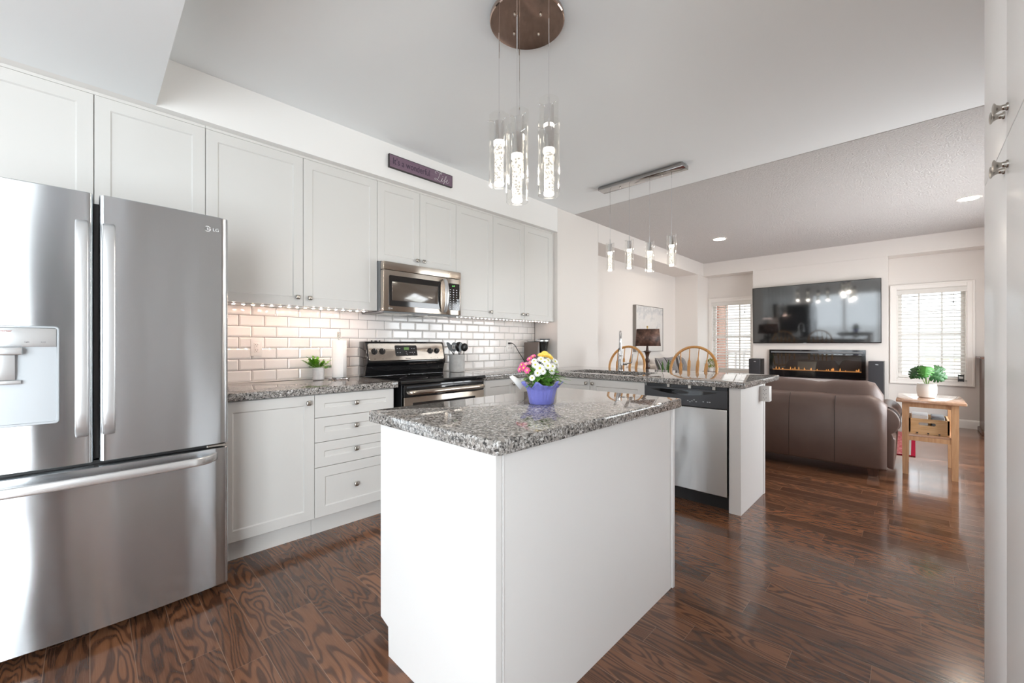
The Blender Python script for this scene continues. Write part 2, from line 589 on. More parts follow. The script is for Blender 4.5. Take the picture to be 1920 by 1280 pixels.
def dup(o, parent=None):
    c = o.copy()
    C.objects.link(c)
    if parent:
        c.parent = parent
    ORG[c.name] = ORG.get(o.name, (0, 0, 0))
    for ch in list(o.children):
        dup(ch, c)
    return c


def text(name, body, size, mt, parent, loc, facing='-y', ext=.0004, align='LEFT', sx=1.0, tilt=0.0):
    cu = bpy.data.curves.new(name, 'FONT')
    cu.body = body
    cu.size = size
    cu.extrude = ext
    cu.align_x = align
    cu.materials.append(mt)
    tmp = bpy.data.objects.new(name, cu)
    C.objects.link(tmp)
    dg = bpy.context.evaluated_depsgraph_get()
    me = bpy.data.meshes.new_from_object(tmp.evaluated_get(dg))
    bpy.data.objects.remove(tmp)
    bpy.data.curves.remove(cu)
    me.name = name
    if not me.materials:
        me.materials.append(mt)
    o = bpy.data.objects.new(name, me)
    C.objects.link(o)
    ORG[o.name] = ORG.get(parent.name, (0, 0, 0))
    org = ORG.get(parent.name, (0, 0, 0))
    o.parent = parent
    o.location = [a - b for a, b in zip(loc, org)]
    o.rotation_euler = (PI/2 + tilt, 0, 0) if facing == '-y' else (PI/2 + tilt, 0, -PI/2)
    o.scale = (sx, 1, 1)
    return o


# faces on a vertical plane: u runs along the front, out points towards the room
class Face:
    def __init__(self, axis, base, sign):
        self.axis, self.base, self.sign = axis, base, sign   # axis 'y': plane y=base, u=x ; axis 'x': plane x=base, u=y

    def P(self, u, v, d):                                     # d = distance out of the plane
        b = self.base + self.sign * d
        return (u, b, v) if self.axis == 'y' else (b, u, v)

    def slab(self, mb, u0, u1, v0, v1, d0, d1, bev=0.0):
        a, b = self.P(u0, v0, d0), self.P(u1, v1, d1)
        lo = [min(p, q) for p, q in zip(a, b)]
        hi = [max(p, q) for p, q in zip(a, b)]
        return mb.box(lo[0], hi[0], lo[1], hi[1], lo[2], hi[2], bev)


def shaker(mb, F, u0, u1, v0, v1, t=.02, rail=.058, rec=.007, ch=.006):
    """recessed-panel door front, back at plane distance 0, front at t"""
    P = F.P

    def ring(a, d):
        return [P(u0 + a, v0 + a, d), P(u1 - a, v0 + a, d), P(u1 - a, v1 - a, d), P(u0 + a, v1 - a, d)]
    e = .0015
    mb.loft([ring(0, 0), ring(0, t - e), ring(e, t), ring(rail, t), ring(rail + ch, t - rec)])
    return mb


def knob(F, u, v, d, parent, name='knob'):
    mb = MB()
    P = F.P
    mb.cyl(P(u, v, d), P(u, v, d + .014), .006, .0048, 12)
    s = []
    for h, dd in ((.009, .013), (.0135, .015), (.0145, .02), (.0125, .0245), (.008, .0262)):
        r = h * .42
        pts = []
        for cx, cy_, a0 in ((h - r, h - r, 0), (-h + r, h - r, PI/2), (-h + r, -h + r, PI), (h - r, -h + r, 1.5*PI)):
            for k in range(3):
                a = a0 + k * PI/4
                pts.append(P(u + cx + r*math.cos(a), v + cy_ + r*math.sin(a), d + dd))
        s.append(pts)
    mb.loft(s)
    return obj(name, mb, W['nickel'], parent, ang=50)


def door(F, u0, u1, v0, v1, parent, kn=None, mt=None, t=.02, rail=.058, name='door', kd=0.0):
    g = .0016
    mb = shaker(MB(), F, u0 + g, u1 - g, v0 + g, v1 - g, t, rail)
    o = obj(name, mb, mt or W['cab'], parent, ang=20)
    if kn:
        knob(F, kn[0], kn[1], t + kd, o)
    return o


def leaf(mb, p, d, L, Wd, droop=.3, fold=.25, n=5, twist=0.0):
    """one blade leaf from p along d, with a mid fold"""
    d = Vector(d).normalized()
    up = Vector((0, 0, 1))
    sd = d.cross(up)
    if sd.length < .05:
        sd = Vector((1, 0, 0))
    sd.normalize()
    sd = Matrix.Rotation(twist, 3, d) @ sd
    nr = sd.cross(d)
    rows = []
    for i in range(n + 1):
        t = i / n
        c = Vector(p) + d * L * t - Vector((0, 0, 1)) * droop * L * t * t
        wv = Wd * .5 * (math.sin(PI * min(1, t * .93 + .07)) ** .8) if i < n else 0.0004
        rows.append((c - sd*wv + nr*fold*wv, c, c + sd*wv + nr*fold*wv))
    V = [[mb.bm.verts.new(q) for q in r] for r in rows]
    for a, b in zip(V, V[1:]):
        for k in (0, 1):
            mb.face((a[k], a[k+1], b[k+1], b[k]))
    return mb

# ---------------------------------------------------------------- the setting
KC = 2.74          # ceiling
struct('floor', MB().box(-3.55, 8.75, -1.3, 3.6, -.12, 0), W['floor'])
struct('ceiling_kitchen', MB().box(-3.55, 4.08, -1.3, 3.6, KC, KC + .1), W['ceil'])
struct('ceiling_living', MB().box(4.08, 8.75, -1.3, 3.6, KC - .004, KC + .1), W['popcorn'])
struct('ceiling_beam', MB().box(-3.5, .25, -.75, 2.92, 2.463, KC - .001), W['ceil'])
struct('wall_kitchen', MB().box(-3.55, 3.74, 3.27, 3.6, 0, KC), W['wall'])
struct('wall_soffit', MB().box(-3.5, 3.74, 2.92, 3.27, 2.463, KC - .001, ), W['wall_bright'])
struct('wall_return', MB().box(3.74, 4.59, 2.92, 3.6, 0, KC - .001, .004, 1), W['wall'])
struct('wall_living', MB().box(4.59, 8.75, 3.36, 3.6, 0, KC), W['wall'])
struct('wall_bulkhead', MB().box(4.59, 8.3, 2.92, 3.36, 2.495, KC - .005), W['wall'])
struct('wall_pier', MB().box(8.03, 8.6, 2.93, 3.36, 0, 2.495), W['wall'])
struct('wall_chimney', MB().box(8.3, 8.6, .28, 2.07, 0, 2.49, .003, 1), W['wall'])
struct('wall_header', MB().box(8.3, 8.6, -1.15, 3.36, 2.49, KC - .005), W['wall'])
WIN = {1: (2.15, 2.87), 2: (-.53, .19)}
WZ0, WZ1 = .66, 2.0
mb = MB()
for y0, y1 in ((-1.3, -.53), (.19, 2.15), (2.87, 3.6)):
    mb.box(8.6, 8.75, y0, y1, 0, KC)
for y0, y1 in WIN.values():
    mb.box(8.6, 8.75, y0, y1, 0, WZ0)
    mb.box(8.6, 8.75, y0, y1, WZ1, KC)
struct('wall_far', mb, W['wall'])
# side wall of the living room, with an unseen window added to bring in light
mb = MB()
mb.box(1.875, 4.25, -1.3, -1.15, 0, KC).box(7.45, 8.75, -1.3, -1.15, 0, KC).box(4.25, 7.45, -1.3, -1.15, 0, .5).box(4.25, 7.45, -1.3, -1.15, 2.1, KC)
struct('wall_side', mb, W['wall'])
mb = MB()
mb.box(4.25, 7.45, -1.27, -1.2, .5, .56).box(4.25, 7.45, -1.27, -1.2, 2.04, 2.1)
for x in (4.25, 5.29, 6.35, 7.39):
    mb.box(x, x + .06, -1.27, -1.2, .56, 2.04)
o = struct('window_3', mb, W['trim'])  # added frame round the fill light, out of view
struct('pane', MB().box(4.31, 7.39, -1.24, -1.236, .56, 2.04), W['pane'], o)
# kitchen side wall with a glazed door, widened to let in more daylight
mb = MB()
mb.box(-3.55, -2.9, -.85, -.75, 0, KC).box(-.66, 1.875, -.85, -.75, 0, KC).box(-2.9, -.66, -.85, -.75, 2.1, KC)
mb.box(1.8, 1.875, -1.3, -.85, 0, KC)
struct('wall_entry', mb, W['wall'])
mb = MB()
for x in (-2.9, -1.83, -.76):
    mb.box(x, x + .1, -.83, -.78, 0, 2.1)
mb.box(-2.8, -.76, -.83, -.78, 1.98, 2.1).box(-2.8, -.76, -.83, -.78, 0, .2)
o = struct('door_2', mb, W['trim'])
struct('pane', MB().box(-2.8, -.76, -.807, -.803, .2, 1.98), W['pane'], o)
struct('reflect_panel_dark', MB().box(-.62, -.24, -.749, -.72, .01, 2.3), W['reflect_dark'])  # unseen dark panel added for the dark band mirrored in the refrigerator
struct('reflect_strip_white', MB().box(-.235, -.17, -.749, -.715, 0, 2.36, .003, 1), W['trim'])  # unseen white strip added for the bright line mirrored in the refrigerator
# patio door behind the camera
mb = MB()
mb.box(-3.6, -3.5, -.85, -.12, 0, KC).box(-3.6, -3.5, 2.92, 3.6, 0, KC).box(-3.6, -3.5, -.12, 2.92, 2.1, KC)
struct('wall_back', mb, W['wall'])
mb = MB()
for y in (-.12, .86, 1.86, 2.84):
    mb.box(-3.58, -3.52, y, y + .08, 0, 2.1)
mb.box(-3.58, -3.52, -.04, 2.84, 2.0, 2.1).box(-3.58, -3.52, -.04, 2.84, 0, .12)
o = struct('door_1', mb, W['trim'])
struct('pane', MB().box(-3.552, -3.548, -.04, 2.84, .12, 2.0), W['pane'], o)

# tiled splashback: grout bed and bevelled 3 x 6 tiles in running bond
mb = MB()
mb.mi = 1
mb.box(-.44, 3.739, 3.262, 3.2699, .9185, 1.50)
mb.mi = 0
TW, TH, GR = .1525, .0755, .0032
for k in range(8):
    z0, z1 = .926 + TH*(k-0) - (0), .926 + TH*(k+1)
    z0 += GR/2
    z1 = min(z1 - GR/2, 1.497)
    if k == 0:
        pass
    off = .779 if k % 2 == 0 else .779 - TW/2
    n = -9
    while True:
        x0, x1 = off + TW*n + GR/2, off + TW*(n+1) - GR/2
        n += 1
        if x1 < -.43:
            continue
        if x0 > 3.73:
            break
        x0, x1 = max(x0, -.43), min(x1, 3.728)
        if x1 - x0 < .02:
            continue
        b = .0095
        Y0, Y1 = 3.262, 3.2555
        mb.loft([[(x0, Y0, z0), (x1, Y0, z0), (x1, Y0, z1), (x0, Y0, z1)],
                 [(x0, Y0-.0022, z0), (x1, Y0-.0022, z0), (x1, Y0-.0022, z1), (x0, Y0-.0022, z1)],
                 [(x0+b, Y1, z0+b), (x1-b, Y1, z0+b), (x1-b, Y1, z1-b), (x0+b, Y1, z1-b)]])
struct('wall_splashback', mb, [W['tile'], W['grout']], ang=12)
struct('trim_caulk', MB().box(-.44, 3.735, 3.245, 3.2615, .9185, .9262), W['trim'])

# baseboards
def baseboard(name, pts):
    mb = MB()
    for (x0, x1, y0, y1) in pts:
        mb.box(x0, x1, y0, y1, 0, .105, .002, 1)
    return struct(name, mb, W['trim'])


mb = MB()
mb.prism([(8.598, 0), (8.582, 0), (8.582, .085), (8.588, .1), (8.592, .112), (8.598, .118)], -1.15, .279, 'y')
struct('baseboard_far', mb, W['trim'])
baseboard('baseboard_chimney', [(8.284, 8.299, .281, 2.069)])
baseboard('baseboard_living', [(4.6, 8.02, 3.344, 3.359)])
baseboard('baseboard_side', [(1.9, 8.58, -1.149, -1.134)])

# windows of the far wall
for n, (y0, y1) in WIN.items():
    mb = MB()                                            # casing: two stepped mouldings round the opening
    cw = .075
    for a, b, d in ((0, cw, .016), (cw - .022, cw, .026)):
        x0, x1 = 8.6 - d, 8.599
        for (p, q, r, s) in ((y0 - b, y0 - a, WZ0 - b, WZ1 + b), (y1 + a, y1 + b, WZ0 - b, WZ1 + b)):
            if n == 1 and p < 2.09:
                p = 2.085
            if n == 1 and s > 0 and q > 2.928:
                q = 2.925
            if q - p > .002:
                mb.box(x0, x1, p, q, r, s, .002, 1)
        lo, hi = (max(y0 - a, 2.085), min(y1 + a, 2.925)) if n == 1 else (y0 - a, y1 + a)
        mb.box(x0, x1, lo, hi, WZ0 - b, WZ0 - a, .002, 1)
        mb.box(x0, x1, lo, hi, WZ1 + a, WZ1 + b, .002, 1)
    for a0, a1 in ((WZ0, WZ0 + .012), (WZ1 - .012, WZ1)):   # jamb liner
        mb.box(8.6, 8.74, y0, y1, a0, a1)
    mb.box(8.6, 8.74, y0, y0 + .012, WZ0, WZ1).box(8.6, 8.74, y1 - .012, y1, WZ0, WZ1)
    o = struct('window_%d' % n, mb, W['trim'])
    mb = MB()                                            # sash with two uprights and cross bars
    f = .055
    mb.box(8.68, 8.72, y0 + .012, y0 + f, WZ0 + .012, WZ1 - .012).box(8.68, 8.72, y1 - f, y1 - .012, WZ0 + .012, WZ1 - .012)
    mb.box(8.68, 8.72, y0 + f, y1 - f, WZ0 + .012, WZ0 + f).box(8.68, 8.72, y0 + f, y1 - f, WZ1 - f, WZ1 - .012)
    for q in (1/3, 2/3):
        yy = y0 + (y1 - y0) * q
        mb.box(8.69, 8.71, yy - .009, yy + .009, WZ0 + f, WZ1 - f)
    for q in (.25, .5, .75):
        zz = WZ0 + (WZ1 - WZ0) * q
        mb.box(8.691, 8.709, y0 + f, y1 - f, zz - (.012 if q == .5 else .007), zz + (.012 if q == .5 else .007))
    struct('sash', mb, W['trim'], o)
    struct('pane', MB().box(8.698, 8.702, y0 + f, y1 - f, WZ0 + f, WZ1 - f), W['pane'], o)

# blinds
for n, (y0, y1) in WIN.items():
    t = thing('window_blind', ['', 'white slatted blind half hidden behind the television, chair bow in front of it', 'white slatted blind on the window behind the potted monstera'][n], 'blind', (8.63, (y0+y1)/2, WZ1 - .04), group='blinds in the living room windows')
    obj('valance', MB().box(8.585, 8.6, y0 - .012, y1 + .012, WZ1 - .075, WZ1 - .004, .003, 1).box(8.6, 8.66, y0 + .01, y1 - .01, WZ1 - .06, WZ1 - .014), W['blind'], t)
    mb = MB()
    z = WZ1 - .105
    while z > WZ0 + .06:
        a = math.radians(-17)
        dx, dz = .024 * math.cos(a), .024 * math.sin(a)
        ts = .0016
        mb.loft([[(8.635 - dx, yy, z + dz - ts), (8.635, yy, z - ts + .003), (8.635 + dx, yy, z - dz - ts), (8.635 + dx, yy, z - dz + ts), (8.635, yy, z + ts + .003), (8.635 - dx, yy, z + dz + ts)] for yy in (y0 + .018, y1 - .018)])
        z -= .0535
    obj('slats', mb, W['blind'], t)
    obj('bottom_rail', MB().box(8.612, 8.658, y0 + .018, y1 - .018, WZ0 + .016, WZ0 + .036, .003, 1), W['blind'], t)
    for yy in (y0 + .12, y1 - .12):
        obj('ladder_tape', MB().box(8.6085, 8.6095, yy - .0015, yy + .0015, WZ0 + .03, WZ1 - .07), W['blind'], t)
    yc = y0 + .13
    obj('pull_cord', MB().tube([(8.603, yc, WZ1 - .07), (8.602, yc, WZ1 - .2)], .0018, 6).lathe([(.002, 0), (.008, -.012), (.006, -.03), (.001, -.034)], (8.602, yc, WZ1 - .2), 10), W['grey_plastic'], t)

# view outside the far windows
struct('ground_outside', MB().box(8.76, 60, -30, 30, -.7, -.5), W['lawn'])
struct('ground_patio', MB().box(-20, -3.61, -12, 12, -.4, -.15).box(-3.6, 8.7, -14, -1.31, -.4, -.15), W['deck'])
struct('porch_floor', MB().box(8.77, 10.55, -2.6, 5.2, -.3, -.06), W['deck'])
tag(obj('brick_pier', MB().box(9.6, 10.2, 3.05, 3.62, -.06, 3.2).box(9.57, 10.23, 3.02, 3.65, -.06, .1), W['brick']), 'red brick porch pier seen through the blind beside the television', 'pier')
t = thing('porch_railing', 'white porch railing with square balusters outside the windows', 'railing', (10.4, 1.0, -.06))
obj('top_rail', MB().box(10.36, 10.44, -2.6, 5.2, .98, 1.05).box(10.37, 10.43, -2.6, 5.2, .12, .17), W['railing'], t)
b0 = None
for i in range(44):
    y = -2.5 + i * .17
    if b0 is None:
        b0 = obj('baluster', MB().box(10.38, 10.42, y - .02, y + .02, .17, .98), W['railing'], t)
    else:
        b = dup(b0, t)
        b.location.y = i * .17


def house(name, label, x, y0, y1, z1, mt, cols, roof=True):
    t = thing(name, label, 'house', (x + 3, (y0+y1)/2, -.5), group='houses across the street')
    obj('wall', MB().box(x, x + 6, y0, y1, -.5, z1), mt, t)
    if roof:
        obj('roof', MB().prism([(y0 - .3, z1), (y1 + .3, z1), ((y0+y1)/2, z1 + 2.2)], x - .3, x + 6.3, 'x'), W['house_tan'], t)
    for yy in cols:
        for zz in (.7, 3.4):
            f = obj('window', MB().box(x - .06, x, yy - .6, yy + .6, zz - .1, zz + 1.6), W['railing'], t)
            obj('pane', MB().box(x - .075, x - .06, yy - .5, yy - .03, zz, zz + 1.5).box(x - .075, x - .06, yy + .03, yy + .5, zz, zz + 1.5), W['pane_dark'], f)
    return t


house('row_house', 'pinkish brick house across the street seen through the left blind', 20, 5.2, 10.5, 5.6, W['house'], (6.3, 8.2))
house('row_house', 'low tan house across the street beside the pink one', 27, 1.5, 4.9, 2.6, W['house_tan'], (2.4, 4.0), False)
house('row_house', 'pale brick house across the street seen through the right blind', 24, -4.2, .6, 2.3, W['house'], (-3, -.8), False)

# ---------------------------------------------------------------- wall cabinets
FU = Face('y', 2.99, -1)        # upper carcass fronts, doors stand 2 cm proud at y 2.97
UZ0, UZ1 = 1.438, 2.444
UG = 'white wall cabinets along the soffit'


def upper(label, xs, z0, knobs, x0=None, x1=None):
    a, b = xs[0], xs[-1]
    a0, b0 = (a if x0 is None else x0), (b if x1 is None else x1)
    t = thing('wall_cabinet', label, 'cabinet', ((a+b)/2, 3.13, z0), UG)
    mb = MB().box(a0 + .0008, b0 - .0008, 2.99, 3.254, z0, UZ1 + .002)
    mb.box(a0 + .0008, b0 - .0008, 2.976, 3.254, UZ1 + .002, 2.462)
    obj('body', mb, W['cab'], t)
    for i in range(len(xs) - 1):
        door(FU, xs[i], xs[i+1], z0 - .002, UZ1, t, knobs[i])
    return t


kz = 1.495
upper('double-door white wall cabinet above the refrigerator, no knobs showing', [-.445, .016, .475], 1.84, [(-.02, 1.89), (.05, 1.89)])
upper('widest tall white wall cabinet, between refrigerator and microwave', [.475, 1.014, 1.554], UZ0, [(.975, kz), (1.053, kz)])
upper('short white wall cabinet directly above the microwave', [1.554, 1.937, 2.32], 1.825, [(1.905, 1.875), (1.969, 1.875)])
upper('single-door tall white wall cabinet just right of the microwave', [2.32, 2.776], UZ0, [(2.742, kz)])
t = upper('double-door tall white wall cabinet at the right end, above the coffee maker', [2.776, 3.233, 3.7], UZ0, [(3.199, kz), (3.267, kz)])
obj('filler', MB().box(3.7005, 3.738, 2.972, 3.254, UZ0, 2.462), W['cab'], t)

# under-cabinet light strips
for lab, a, b, n in (('warm diode light strip under the wide cabinet left of the microwave', .49, 1.49, 19), ('warm diode light strip under the cabinets right of the microwave', 2.34, 3.69, 27)):
    t = thing('light_strip', lab, 'light strip', ((a+b)/2, 3.02, UZ0 - .008), 'under-cabinet light strips')
    obj('strip', MB().box(a, b, 3.005, 3.025, UZ0 - .008, UZ0 - .0005, .001, 1), W['white_plastic'], t)
    d0 = {}
    for i in range(n):
        x = a + (b - a) * (i + .5) / n
        k = 1 if (i % 3 == 1 and n == 19) else 0
        if k not in d0:
            d0[k] = (obj('diode', MB().box(x - .0055, x + .0055, 3.008, 3.0155, UZ0 - .0105, UZ0 - .0078), W['led_y' if k else ('led' if n == 19 else 'led_soft')], t), x)
        else:
            o = dup(d0[k][0], t)
            o.location.x = x - d0[k][1]

# ---------------------------------------------------------------- base cabinets
FB = Face('y', 2.63, -1)
BG = 'white base cabinets'
BT = .874


def carcass(mb, x0, x1, y0, y1):
    mb.box(x0 + .0008, x1 - .0008, y0, y1, .112, BT + .001)
    mb.box(x0 + .0008, x1 - .0008, y0 + .04, y1, 0, .112)
    return mb


t = thing('base_cabinet', 'white single-door base cabinet beside the refrigerator, knob at upper right', 'cabinet', (.72, 2.95, 0), BG)
obj('body', carcass(MB(), .472, .957, 2.63, 3.254), W['cab'], t)
door(FB, .474, .957, .116, .871, t, (.918, .826))
t = thing('base_cabinet', 'white four-drawer base cabinet left of the stove', 'cabinet', (1.22, 2.95, 0), BG)
mb = carcass(MB(), .957, 1.492, 2.63, 3.254)
obj('body', mb, W['cab'], t)
for z0, z1 in ((.728, .871), (.577, .728), (.423, .577), (.116, .423)):
    door(FB, .957, 1.49, z0, z1, t, (1.216, (z0+z1)/2 + .002), rail=.055 if z1 - z0 < .2 else .06, name='drawer', kd=-.007)
t = thing('base_cabinet', 'white double-door base cabinet right of the stove, behind the flowers', 'cabinet', (2.7, 2.95, 0), BG)
mb = carcass(MB(), 2.312, 3.12, 2.63, 3.254)
mb.box(2.314, 2.345, 2.611, 2.63, .116, .871)
obj('body', mb, W['cab'], t)
door(FB, 2.347, 2.717, .116, .871, t, (2.687, .822))
door(FB, 2.717, 3.09, .116, .871, t, (2.747, .822))

# peninsula: sink cabinet faces the camera side (-x)
FP = Face('x', 3.13, -1)
t = thing('sink_cabinet', 'white double-door sink base cabinet left of the dishwasher', 'cabinet', (3.4, 2.1, 0), BG)
mb = MB().box(3.13, 3.70, 1.5435, 2.60, .112, .70).box(3.17, 3.70, 1.5435, 2.60, 0, .112)
mb.box(3.13, 3.15, 1.5435, 2.60, .70, BT + .001).box(3.15, 3.70, 1.5435, 1.56, .70, BT + .001).box(3.15, 3.70, 2.585, 2.60, .70, BT + .001).box(3.685, 3.70, 1.56, 2.585, .70, BT + .001)
obj('body', mb, W['cab'], t)
door(FP, 2.066, 2.585, .116, .871, t, (2.099, .832))
door(FP, 1.546, 2.066, .116, .871, t, (2.033, .832))

# end panel and back of the peninsula
t = thing('peninsula_panel', 'white end panel closing the peninsula beside the dishwasher', 'panel', (3.42, .89, 0))
mb = MB().box(3.118, 3.70, .85, .926, 0, BT + .001, .0015, 1)
obj('end_panel', mb, W['isl'], t)
obj('back_panel', MB().box(3.701, 3.742, .845, 2.915, 0, BT + .001, .003, 1), W['isl'], t)

# ---------------------------------------------------------------- stone worktops
CT = .918


def slab(poly, z0=.876, z1=CT, hole=None, rad=.018):
    """eased-edge slab, rounded outside corners, optional hole (x0,x1,y0,y1)"""
    out = []
    n = len(poly)
    for i in range(n):
        a, p, b = Vector(poly[i-1]), Vector(poly[i]), Vector(poly[(i+1) % n])
        da, db = (a-p).normalized(), (b-p).normalized()
        cr = (p-a).cross(b-p) if hasattr((p-a), 'cross') else 0
        cr = (p-a).x*(b-p).y - (p-a).y*(b-p).x
        r = rad if cr > 0 else .004
        for k in range(5):
            u = k / 4
            s = p + da*r*(1-u)**2 + db*r*u**2
            out.append((s.x, s.y))
    def off(q, e):
        m = len(q)
        res = []
        for i in range(m):
            a, p, b = Vector(q[i-1]), Vector(q[i]), Vector(q[(i+1) % m])
            t = (b - a).normalized()
            res.append((p.x - t.y*e, p.y + t.x*e))
        return res
    e = .007
    rings = []
    for k in range(5):
        a = k / 4 * PI/2
        q = off(out, e * (1 - math.sin(a)))
        rings.append([(x, y, z0 + e * (1 - math.cos(a)) * .7) for x, y in q])
    for k in range(5):
        a = k / 4 * PI/2
        q = off(out, e * (1 - math.cos(a)))
        rings.append([(x, y, z1 - e * (1 - math.sin(a))) for x, y in q])
    mb = MB()
    if not hole:
        mb.loft(rings)
        return mb
    bm = mb.bm
    mb.loft(rings, caps=False)
    bm.verts.ensure_lookup_table()
    m = len(out)
    top = [bm.verts[len(bm.verts) - m + i] for i in range(m)]
    bot = [bm.verts[i] for i in range(m)]
    x0, x1, y0, y1 = hole
    c = [(x0, y0), (x1, y0), (x1, y1), (x0, y1)]
    hp = []
    for i in range(4):
        a, p, b = Vector(c[i-1]), Vector(c[i]), Vector(c[(i+1) % 4])
        da, db = (a-p).normalized(), (b-p).normalized()
        for k in range(5):
            u = k / 4
            s = p + da*.04*(1-u)**2 + db*.04*u**2
            hp.append((s.x, s.y))
    ht = [bm.verts.new((x, y, z1)) for x, y in hp]
    hb = [bm.verts.new((x, y, z0)) for x, y in hp]
    for i in range(len(hp)):
        j = (i+1) % len(hp)
        mb.face((ht[i], ht[j], hb[j], hb[i]))
    for ring, hr in ((top, ht), (bot, hb)):
        es = []
        for L in (ring, hr):
            for i in range(len(L)):
                e_ = bm.edges.get((L[i], L[(i+1) % len(L)])) or bm.edges.new((L[i], L[(i+1) % len(L)]))
                es.append(e_)
        bmesh.ops.triangle_fill(bm, use_beauty=True, use_dissolve=False, edges=es)
    return mb


tag(obj('countertop', slab([(.472, 2.585), (1.512, 2.585), (1.512, 3.244), (.472, 3.244)], rad=.006), W['granite']), 'speckled granite worktop between refrigerator and stove', 'countertop')
SK = (3.2, 3.62, 1.66, 2.44)
tag(obj('countertop', slab([(2.318, 2.585), (3.09, 2.585), (3.09, .82), (4.1, .82), (4.1, 2.918), (3.738, 2.918), (3.738, 3.244), (2.318, 3.244)], hole=SK, rad=.012), W['granite']), 'long granite worktop of the peninsula, running from the stove past the sink', 'countertop')
tag(obj('countertop', slab([(.765, .80), (2.0, .80), (2.0, 1.545), (.765, 1.545)], rad=.022), W['granite']), 'granite island top with the blue flower pot on it', 'countertop')

# ---------------------------------------------------------------- island
t = thing('kitchen_island', 'white kitchen island body in the centre, plain panels, under granite top', 'island', (1.39, 1.15, 0))
IT = .8755
obj('body', MB().box(.81, 1.965, .86, 1.47, .11, IT).box(.81, 1.965, .86, 1.41, 0, .11), W['isl'], t)
# left end panel with a toe notch at its far foot
obj('end_panel', MB().prism([(.842, 0), (1.424, 0), (1.424, .112), (1.484, .124), (1.484, IT), (.842, IT)], .79, .8095, 'x', .0015, 1), W['isl'], t)
mb = MB().box(.81, 1.966, .842, .8595, 0, IT, .001, 1)
mb.box(.79, .818, .836, .8425, 0, IT, .0025, 1).box(.822, .828, .838, .8425, 0, IT, .002, 1)
obj('long_panel', mb, W['isl'], t)
obj('corner_trim', MB().box(1.966, 1.99, .833, .875, 0, IT, .004, 2), W['isl'], t)
obj('toe_kick', MB().box(.81, 1.965, 1.411, 1.418, 0, .108), W['cab'], t)
FI = Face('y', 1.471, 1)
for a, b in ((.812, 1.388), (1.388, 1.964)):
    door(FI, a, b, .125, .868, t, ((1.35 if a < 1 else 1.43), .82), mt=W['isl'])

# ---------------------------------------------------------------- tall pantry at the right edge
FT = Face('y', -.17, 1)
for lab, us, kn in (('white gloss pantry cupboard at the right edge, paired pewter knobs', (1.045, 1.455, 1.868), (1.432, 1.482)), ('white gloss pantry cupboard beside the camera, next to the knobbed one', (.2, .62, 1.042), (.59, .65))):
    t = thing('pantry_cabinet', lab, 'cabinet', ((us[0]+us[2])/2, -.45, 0))
    x1 = 1.875 if us[2] > 1.5 else us[2]
    obj('body', MB().box(us[0] - .003 + .001, x1, -.748, -.17, 0, 2.46), W['cab_gloss'], t)
    for i in (0, 1):
        for z0, z1, kzz in ((1.649, 2.44, 1.711), (.12, 1.649, 1.583)):
            g = .0016
            o = obj('door', MB().box(us[i] + g, us[i+1] - g, -.17, -.15, z0 + g, z1 - g, .002, 2), W['cab_gloss'], t)
            mb = MB()
            x = kn[i]
            mb.tube([(x, -.15, kzz), (x, -.1475, kzz), (x, -.146, kzz), (x, -.139, kzz), (x, -.133, kzz), (x, -.1305, kzz), (x, -.128, kzz), (x, -.1265, kzz)],
                    [.0085, .0085, .006, .0055, .0085, .0128, .0135, .009], 16)
            obj('knob', mb, W['nickel'], o, ang=60)
struct('wall_pantry_soffit', MB().box(.251, 1.875, -.749, -.16, 2.461, KC - .001), W['wall'])

# ---------------------------------------------------------------- refrigerator
RF_C, RF_R, RF_Y = .018, 3.4, 2.318


def fy_(x):
    return RF_Y + (x - RF_C)**2 / (2*RF_R)


def rf_front(x0, x1, z0, z1, yb, rr=.014):
    poly = [(x0, yb), (x0, fy_(x0) + rr)]
    for k in range(1, 5):
        a = k / 5 * PI/2
        poly.append((x0 + rr*(1 - math.cos(a)), fy_(x0) + rr*(1 - math.sin(a))))
    N = 22
    for i in range(N + 1):
        x = x0 + rr + (x1 - x0 - 2*rr) * i / N
        poly.append((x, fy_(x)))
    for k in range(1, 5):
        a = (5 - k) / 5 * PI/2
        poly.append((x1 - rr*(1 - math.cos(a)), fy_(x1) + rr*(1 - math.sin(a))))
    poly += [(x1, fy_(x1) + rr), (x1, yb)]
    mb = MB()
    e = .003
    def ring(z, s):
        cx, cy_ = (x0+x1)/2, yb
        return [(cx + (x-cx)*(1 - s/.22), cy_ + (y-cy_)*(1 - s/.08), z) for x, y in poly]
    mb.loft([ring(z0, e), ring(z0 + e, 0), ring(z1 - e, 0), ring(z1, e)])
    return mb


def bar_handle(pts, half_w, half_t, wide='x'):
    """flat bar along a path; pts are (a, b) in the (out, along) plane"""
    mb = MB()
    rings = []
    P = [Vector(p) for p in pts]
    for i, p in enumerate(P):
        t = (P[min(i+1, len(P)-1)] - P[max(i-1, 0)]).normalized()
        nrm = Vector((-t.y, t.x))
        sec = []
        for k in range(16):
            a = 2*PI*k/16
            cu = math.copysign(abs(math.cos(a))**.5, math.cos(a))
            cv = math.copysign(abs(math.sin(a))**.5, math.sin(a))
            q = p + nrm * half_t * cv
            sec.append((cu*half_w, q.x, q.y))
        rings.append(sec)
    mb.loft(rings)
    return mb


